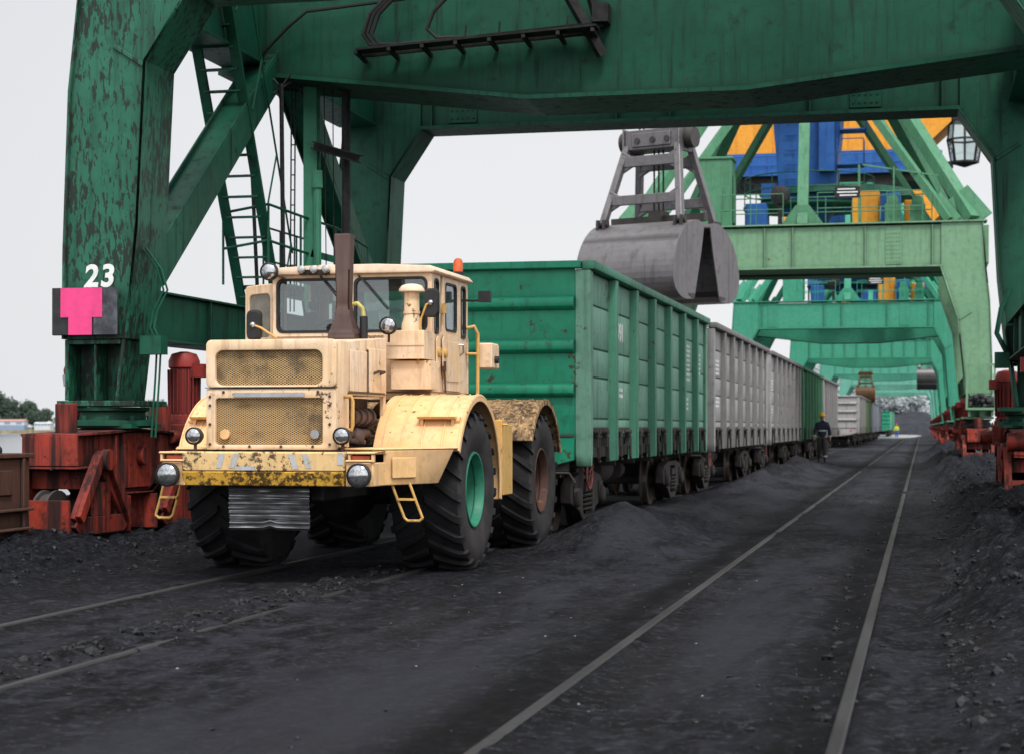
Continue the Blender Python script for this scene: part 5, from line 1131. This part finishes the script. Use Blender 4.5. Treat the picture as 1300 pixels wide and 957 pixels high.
# ------------------------------------------------------------------ clamshell grabs
def make_grab(label, loc, rz, openv, Mt, Md, sc_=1.0, rope=22, group='clamshell grabs'):
    g = thing('clamshell_grab', label, 'grab', loc, rz, group)
    W = 1.22
    def S(b): b.v = [(x*sc_, y*sc_, z*sc_) for x, y, z in b.v]; return b
    # the two jaws open along y, hinged at (0, 1.75)
    for s in (-1, 1):
        prof = [(.04,.95),(.10,1.55),(.5,1.84),(1.05,1.86),(1.44,1.60),(1.54,1.05),(1.30,.42),(.70,-.06),(.03,-.24)]
        for _ in range(2):
            q = prof[1:]; q2 = [q[0]]
            for p0, p1 in zip(q[:-1], q[1:]): q2 += [(p0[0]*.75+p1[0]*.25, p0[1]*.75+p1[1]*.25), (p0[0]*.25+p1[0]*.75, p0[1]*.25+p1[1]*.75)]
            prof = [prof[0]]+q2+[q[-1]]
        a = R(openv)*s; rot = lambda p: ((p[0]*math.cos(R(openv))-(p[1]-1.75)*math.sin(-R(openv)))*s, 1.75+p[0]*math.sin(R(openv))*1+(p[1]-1.75)*math.cos(R(openv)))
        rp = [rot((y, z)) for y, z in prof]; b = MB()
        n = len(rp)
        # curved shell plate and the two cheek plates
        outer = rp[1:]; inner = []
        for i in range(n-1):
            p0, p1 = outer[max(0, i-1)], outer[min(n-2, i+1)]; dy, dz = p1[0]-p0[0], p1[1]-p0[1]; l = math.hypot(dy, dz); inner.append((outer[i][0]+dz/l*.035*s, outer[i][1]-dy/l*.035*s))
        for i in range(n-2):
            b.prism([outer[i], outer[i+1], inner[i+1], inner[i]], 'x', -W, W)
        jw = S(b).build('jaw_shell', Mt, g, smooth=40)
        b = MB()
        for x0, x1 in ((-W-.03,-W-.001),(W+.001,W+.03)): S(MB().prism(rp, 'x', x0, x1)).build('jaw_cheek', Mt, jw, smooth=20)
        lp = [rot((y, z)) for y, z in ((.03,-.24),(.35,-.07),(.42,.0),(.06,-.1))]
        S(MB().prism(lp, 'x', -W-.04, W+.04)).build('jaw_lip', Md, jw)
        for x in (-1.0, 1.0):
            c = rot((.95, 1.86)); b = MB(); b.box(x-.11,x-.05,c[0]-.12,c[0]+.12,c[1]-.14,c[1]+.16); b.box(x+.05,x+.11,c[0]-.12,c[0]+.12,c[1]-.14,c[1]+.16); b.cyl((x-.15,c[0],c[1]+.06),(x+.15,c[0],c[1]+.06),.06,n=12); S(b).build('jaw_lug', Md, jw)
        # rods up to the head, with cross ties
        b = MB(); c = rot((.95, 1.92)); hx = (.62, .24*s, 3.95)
        for x in (-1, 1): b.bar((x*1.0, c[0], c[1]), (x*.66, .30*s, 3.45), .15, .17, up=(0,1,0))
        for f, h in ((.30,.22),(.80,.24)):
            y = c[0]+(.30*s-c[0])*f; z = c[1]+(3.45-c[1])*f; xw = 1.0+(.66-1.0)*f
            b.bar((-xw, y, z), (xw, y, z), .12, h)
            for x in (-1, 1): b.prism([(x*xw, z+h/2+.14),(x*(xw-.28), z+h/2-.01),(x*(xw-.28), z-h/2+.01),(x*xw, z-h/2-.14)], 'y', y-.04, y+.04)
        S(b).build('lifting_rod', Mt, g, bevel=.012)
    b = MB(); b.box(-.70,.70,-.36,.36,3.36,3.82); b.box(-.74,-.70,-.42,.42,3.28,3.86); b.box(.70,.74,-.42,.42,3.28,3.86); b.box(-.50,.50,-.40,-.362,3.42,3.74)
    hd = S(b).build('head_block', Mt, g, bevel=.015)
    b = MB()
    for x in (-.35,.05,.42): b.cyl((x,-.37,3.56),(x,-.43,3.56),.07,n=12)
    S(b).build('head_pin', Md, hd)
    for x in (-.72,.72): b = MB(); b.lathe([(.05,-.13),(.24,-.13),(.24,.13),(.05,.13)], (x*1.13,0,3.6), 'x', 18); S(b).build('sheave', Md, hd)
    b = MB(); b.box(-.16,.16,-.22,.22,1.55,1.95); b.box(-W,W,-.09,.09,1.66,1.84); S(b).build('hinge_beam', Md, g)
    b = MB()
    for x in (-.12,.0,.12): b.tube([(x,0,1.9),(x,0,3.4)], .022, 6)
    for x in (-.45,.45):
        for y in (-.1,.1): b.tube([(x,y,3.8),(x*.9,y,rope)], .02, 6)
    b.v = [(x*sc_, y*sc_, z*sc_) for x, y, z in b.v]; b.build('hoist_rope', ROPE, g)
    return g
make_grab('dark steel clamshell grab hanging open over the grey wagon behind the green one', (-5.95, 41.3, 4.44), R(-20), -18, STEEL, STEELD, 1.0)
make_grab('small rusty orange clamshell grab hanging over the far wagons', (-4.55, 150.5, 3.55), 0, -4, ORB, ORB, .62, 30)
make_grab('closed grey clamshell grab hanging high by the land-side legs', (.55, 152, 4.65), 0, 0, STEEL, STEELD, .80, 30)

# ------------------------------------------------------------------ people
def skin_mesh(chains, sub=1):
    """chains: list of [(point, (rx, ry))...]; points shared by value are welded"""
    vs = []; es = []; rad = []; key = {}
    def vid(p, r):
        k = tuple(round(c, 4) for c in p)
        if k not in key: key[k] = len(vs); vs.append(p); rad.append(r)
        return key[k]
    for ch in chains:
        ids = [vid(p, r) for p, r in ch]; es += list(zip(ids[:-1], ids[1:]))
    me = bpy.data.meshes.new('b'); me.from_pydata(vs, es, [])
    o = bpy.data.objects.new('b', me); col.objects.link(o)
    md = o.modifiers.new('s', 'SKIN'); md.use_smooth_shade = True
    for i, sv in enumerate(me.skin_vertices[0].data): sv.radius = rad[i] if isinstance(rad[i], tuple) else (rad[i], rad[i]); sv.use_root = (i == 0)
    ss_ = o.modifiers.new('u', 'SUBSURF'); ss_.levels = ss_.render_levels = sub
    dg = bpy.context.evaluated_depsgraph_get(); out = bpy.data.meshes.new_from_object(o.evaluated_get(dg))
    bpy.data.objects.remove(o); bpy.data.meshes.remove(me); return out
def person(label, loc, rz, jacket, trousers, helm, vest=False, k=1.0, stride=1.0, group=None):
    P = thing('person', label, 'person', loc, rz, group)
    def put(me, name, m, par=P):
        me.name = name; me.materials.clear(); me.materials.append(m)
        me.polygons.foreach_set('use_smooth', [True]*len(me.polygons))
        o = bpy.data.objects.new(name, me); col.objects.link(o); o.parent = par; o.scale = (k, k, k) if par == P else (1,1,1); return o
    st = stride
    pel = (0,.0,.93); wa = (0,-.005,1.08); ch = (0,.0,1.30); nk = (0,0,1.47); n2 = (0,-.01,1.53)
    legs = {}
    for s in (-1, 1):
        f = -s*.20*st     # right leg forward, left leg back
        hip = (.09*s,.0,.90); knee = (.095*s, -.06*st+f*.45, .50); ank = (.10*s, f+.03, .10 if f < 0 else .13); toe = (.105*s, f-.13, .035 if f < 0 else .05)
        legs[s] = (hip, knee, ank, toe)
    arms = {}
    for s in (-1, 1):
        f = s*.10*st; sh = (.19*s,0,1.40); el = (.26*s,.03+f*.5,1.13); wr = (.28*s,-.06+f,.90); arms[s] = (sh, el, wr)
    body = [[(pel,(.14,.10)),(wa,(.125,.095)),(ch,(.15,.105)),(nk,(.06,.06)),(n2,(.052,.055))]]
    for s in (-1, 1):
        h, kn, an, to = legs[s]; body.append([(pel,(.14,.10)),(h,.085),(kn,.058),(an,.042),(to,.036)])
        sh, el, wr = arms[s]; w = Vector(wr); pm = w+Vector((.005*s,-.03,-.075)); body.append([(ch,(.15,.105)),(sh,.058),(el,.043),(wr,.029),(tuple(pm),(.036,.022))])
        for i, (dx, ln) in enumerate(((-.03,.062),(-.011,.072),(.010,.068),(.029,.054))):
            b0 = pm+Vector((.004*s,dx,-.012)); b1 = b0+Vector((-.004*s,-.006,-ln*.55)); b2 = b1+Vector((-.016*s,-.008,-ln*.42)); body.append([(tuple(pm),(.036,.022)),(tuple(b0),.0105),(tuple(b1),.0095),(tuple(b2),.008)])
        t0 = w+Vector((-.004*s,-.05,-.04)); body.append([(wr,.029),(tuple(t0),.012),(tuple(t0+Vector((-.012*s,-.02,-.045))),.0095)])
    bm_ = skin_mesh(body, 1)
    hd = MB(); hd.ball((0,-.02,1.64),(.078,.098,.118),20,14); hd.ball((0,-.035,1.585),(.058,.078,.075),16,10)
    hd.hexa([(-.012,-.11,1.61),(.012,-.11,1.61),(.010,-.10,1.60),(-.010,-.10,1.60),(-.006,-.112,1.665),(.006,-.112,1.665),(.006,-.10,1.665),(-.006,-.10,1.665)]); hd.v[-8] = (-.016,-.14,1.612); hd.v[-7] = (.016,-.14,1.612)
    for s in (-1, 1): hd.ball((.079*s,-.01,1.635),(.012,.022,.034),8,6)
    hm = hd.mesh('h', SKIN, smooth=60)
    bmj = bmesh.new(); bmj.from_mesh(bm_); bmj.from_mesh(hm); bmj.to_mesh(bm_); bmj.free(); put(bm_, 'body', SKIN)
    fc_ = MB()
    for s in (-1, 1): fc_.ball((.032*s,-.107,1.655),(.014,.008,.007),8,6)
    fc_.box(-.024,.024,-.117,-.108,1.572,1.579); o = fc_.build('eyes_and_mouth', BOOT, P); o.scale = (k,k,k)
    # clothes
    tr = []
    for s in (-1, 1):
        h, kn, an, to = legs[s]; a2 = Vector(an).lerp(Vector(kn), .06); tr.append([(pel,(.165,.125)),(h,.108),(kn,.083),(tuple(a2),.073)])
    tr.append([(pel,(.165,.125)),((0,0,1.03),(.155,.12))]); tro = put(skin_mesh(tr, 2), 'trousers', trousers)
    jk = [[((0,0,.88),(.175,.135)),(wa,(.165,.13)),(ch,(.185,.135)),((0,0,1.44),(.11,.09)),((0,-.005,1.52),(.075,.075))]]
    for s in (-1, 1):
        sh, el, wr = arms[s]; jk.append([(ch,(.185,.135)),(sh,.080),(el,.066),(tuple(Vector(wr).lerp(Vector(el),.08)),.052)])
    jo = put(skin_mesh(jk, 2), 'jacket', jacket)
    for s in (-1, 1):
        h, kn, an, to = legs[s]; a = Vector(an); put(skin_mesh([[(tuple(a+Vector((0,0,.14))),.056),(an,.056),(tuple(a+Vector((0,.03,-.055))),.045)],[(an,.056),(tuple(Vector(to)+Vector((0,0,.012))),(.05,.042)),(tuple(Vector(to)+Vector((0,-.04,.008))),(.042,.034))]], 2), 'boot', BOOT)
        if not vest: b = MB().lathe([(.086,0),(.086,.05)], tuple(Vector(an)+Vector((0,-.0,.12))), 'z', 14, cap=False); o = b.build('leg_band', REFL, P); o.scale = (k,k,k)
    b = MB()
    b.lathe([(1,0),(1,.05)], (0,0,1.13), (Vector((0,0,1)),Vector((.181,0,0)),Vector((0,.143,0))), 24, cap=False); o = b.build('reflective_band', REFL, P); o.scale = (k,k,k)
    if not vest:
        for s in (-1, 1):
            sh, el, wr = arms[s]; c = Vector(wr).lerp(Vector(el), .2); d = (Vector(wr)-Vector(el)).normalized(); a = d.orthogonal().normalized()
            o = MB().lathe([(.070,-.022),(.067,.022)], tuple(c), (d, a, d.cross(a)), 14, cap=False).build('sleeve_band', REFL, P); o.scale = (k,k,k)
    hl = MB(); hl.ball((0,-.015,1.69),(.115,.138,.115),24,10,0.0); hl.lathe([(1,0),(1.0,.012)], (0,-.02,1.685), (Vector((0,0,1)),Vector((.128,0,0)),Vector((0,.155,0))), 24); hl.hexa([(-.075,-.225,1.676),(.075,-.225,1.676),(.095,-.12,1.684),(-.095,-.12,1.684),(-.075,-.222,1.684),(.075,-.222,1.684),(.095,-.12,1.70),(-.095,-.12,1.70)])
    hl.box(-.012,.012,-.13,.10,1.785,1.81); o = hl.build('helmet', helm, P, smooth=50); o.scale = (k,k,k)
    return P
person('man in a yellow helmet and navy jacket with silver bands, walking along the track', (-3.5, 65.2, gz(-3.5, 65.2)), R(4), NAVY, TROU, HELM, k=1.0)
person('distant man in a bright yellow vest and pink helmet by the farthest wagons', (-3.25, 238, 0.0), R(10), HIVIS, BLUT, HELMP, vest=True, stride=.5)

# ------------------------------------------------------------------ background
tl = [(-21,'rounded hazy green tree standing among the others on the far bank',15,17),(-4,'tall hazy green tree on the far bank, at the picture edge',16,17),(25,'broad round hazy tree on the far bank left of the crane leg',14.5,15),(42,'small hazy tree on the far bank right beside the crane leg',11,13),(50,'low hazy bush-like tree on the far bank behind the red bogie',8,14),(14,'slim hazy tree between two broad ones on the far bank',11,10)]
for i, (u, lab, h, w_) in enumerate(tl):
    d = 775.; X_ = d*(u-650)/2280; wx = -d*math.sin(TH_)+X_*math.cos(TH_); wy = d*math.cos(TH_)+X_*math.sin(TH_)
    tree(lab, wx, wy, h, w_, LEAF, 40+i, z0=.4, group='trees on the far bank', n=2200, leaf=.85)
for i, (u, lab, h, w_) in enumerate([(200,'pale misty tree beyond the river, seen right of the leg numbered 23',11,22),(228,'pale misty tree beyond the river, behind the red motor',13,24)]):
    d = 800.; X_ = d*(u-650)/2280; wx = -d*math.sin(TH_)+X_*math.cos(TH_); wy = d*math.cos(TH_)+X_*math.sin(TH_)
    tree(lab, wx, wy, h, w_, LEAF, 60+i, z0=.4, group='trees on the far bank', n=2200, leaf=.9)
for i, (x, y, h, w_) in enumerate([(-14,430,17,18),(-6,440,12,15),(1,425,11,14),(-22,450,19,20),(7,450,13,14),(12,440,18,18)]):
    tree(['tall misty tree at the left of the far end row','low misty tree second in the far end row','misty tree in the middle of the far end row','misty tree mostly behind the far wagons','misty tree right of the gap in the far end row','tall misty tree behind the far crane legs'][i], x, y, h, w_, LEAFF, 80+i, group='misty trees closing the yard', n=6500, leaf=.95)
def shed(label, u0, u1, d, h, roofm, lowm):
    uc = (u0+u1)/2; X_ = d*(uc-650)/2280; wx = -d*math.sin(TH_)+X_*math.cos(TH_); wy = d*math.cos(TH_)+X_*math.sin(TH_); w_ = (u1-u0)/2280*d/2
    s = thing('riverside_shed', label, 'shed', (wx, wy, .3), TH_)
    MB().box(-w_,w_,-3,3,-.3,h*.42).build('lower_wall', lowm, s); MB().box(-w_,w_,-3,3,h*.42+.002,h*.8).build('upper_wall', SHW, s)
    MB().prism([(-3.3,h*.8+.002),(3.3,h*.8+.002),(0,h)], 'x', -w_-.3, w_+.3).build('roof', roofm, s)
    for k in range(5): x = -w_+w_*2*(k+.3)/5; f = MB().box(x,x+w_*.2,-3.04,-3.002,h*.5,h*.72).build('window', SHB, s)
shed('long white shed with a red roof and blue lower wall on the far bank', -40, 33, 744, 4.2, SHR, SHB)
shed('small white shed between trees on the far bank', 46, 66, 748, 3.0, SHW, SHW)
t = thing('loader', 'yellow loader arm showing beside the grey coal heap on the land side', 'loader', (5.3, 96, 0))
b = MB(); b.bar((0,0,2.3),(.5,0,3.6),.25,.3); b.bar((.5,0,3.6),(1.2,0,2.6),.22,.28); b.build('boom', YEL, t)
b = MB().box(.3,2.6,-.9,.9,1.0,2.2); b.box(.9,2.0,-.8,.8,2.2,3.0); b.build('body', YEL, t, bevel=.1)
b = MB()
for x in (.6,2.2):
    for y in (-1,1): b.lathe([(.2,-.2),(.55,-.2),(.6,-.1),(.6,.1),(.55,.2),(.2,.2)], (x,y,.6), 'y', 20)
b.build('wheel', RUBB, t); MB().box(-.5,.0,-1.1,1.1,1.6,2.4).build('bucket', YEL, t, bevel=.1)
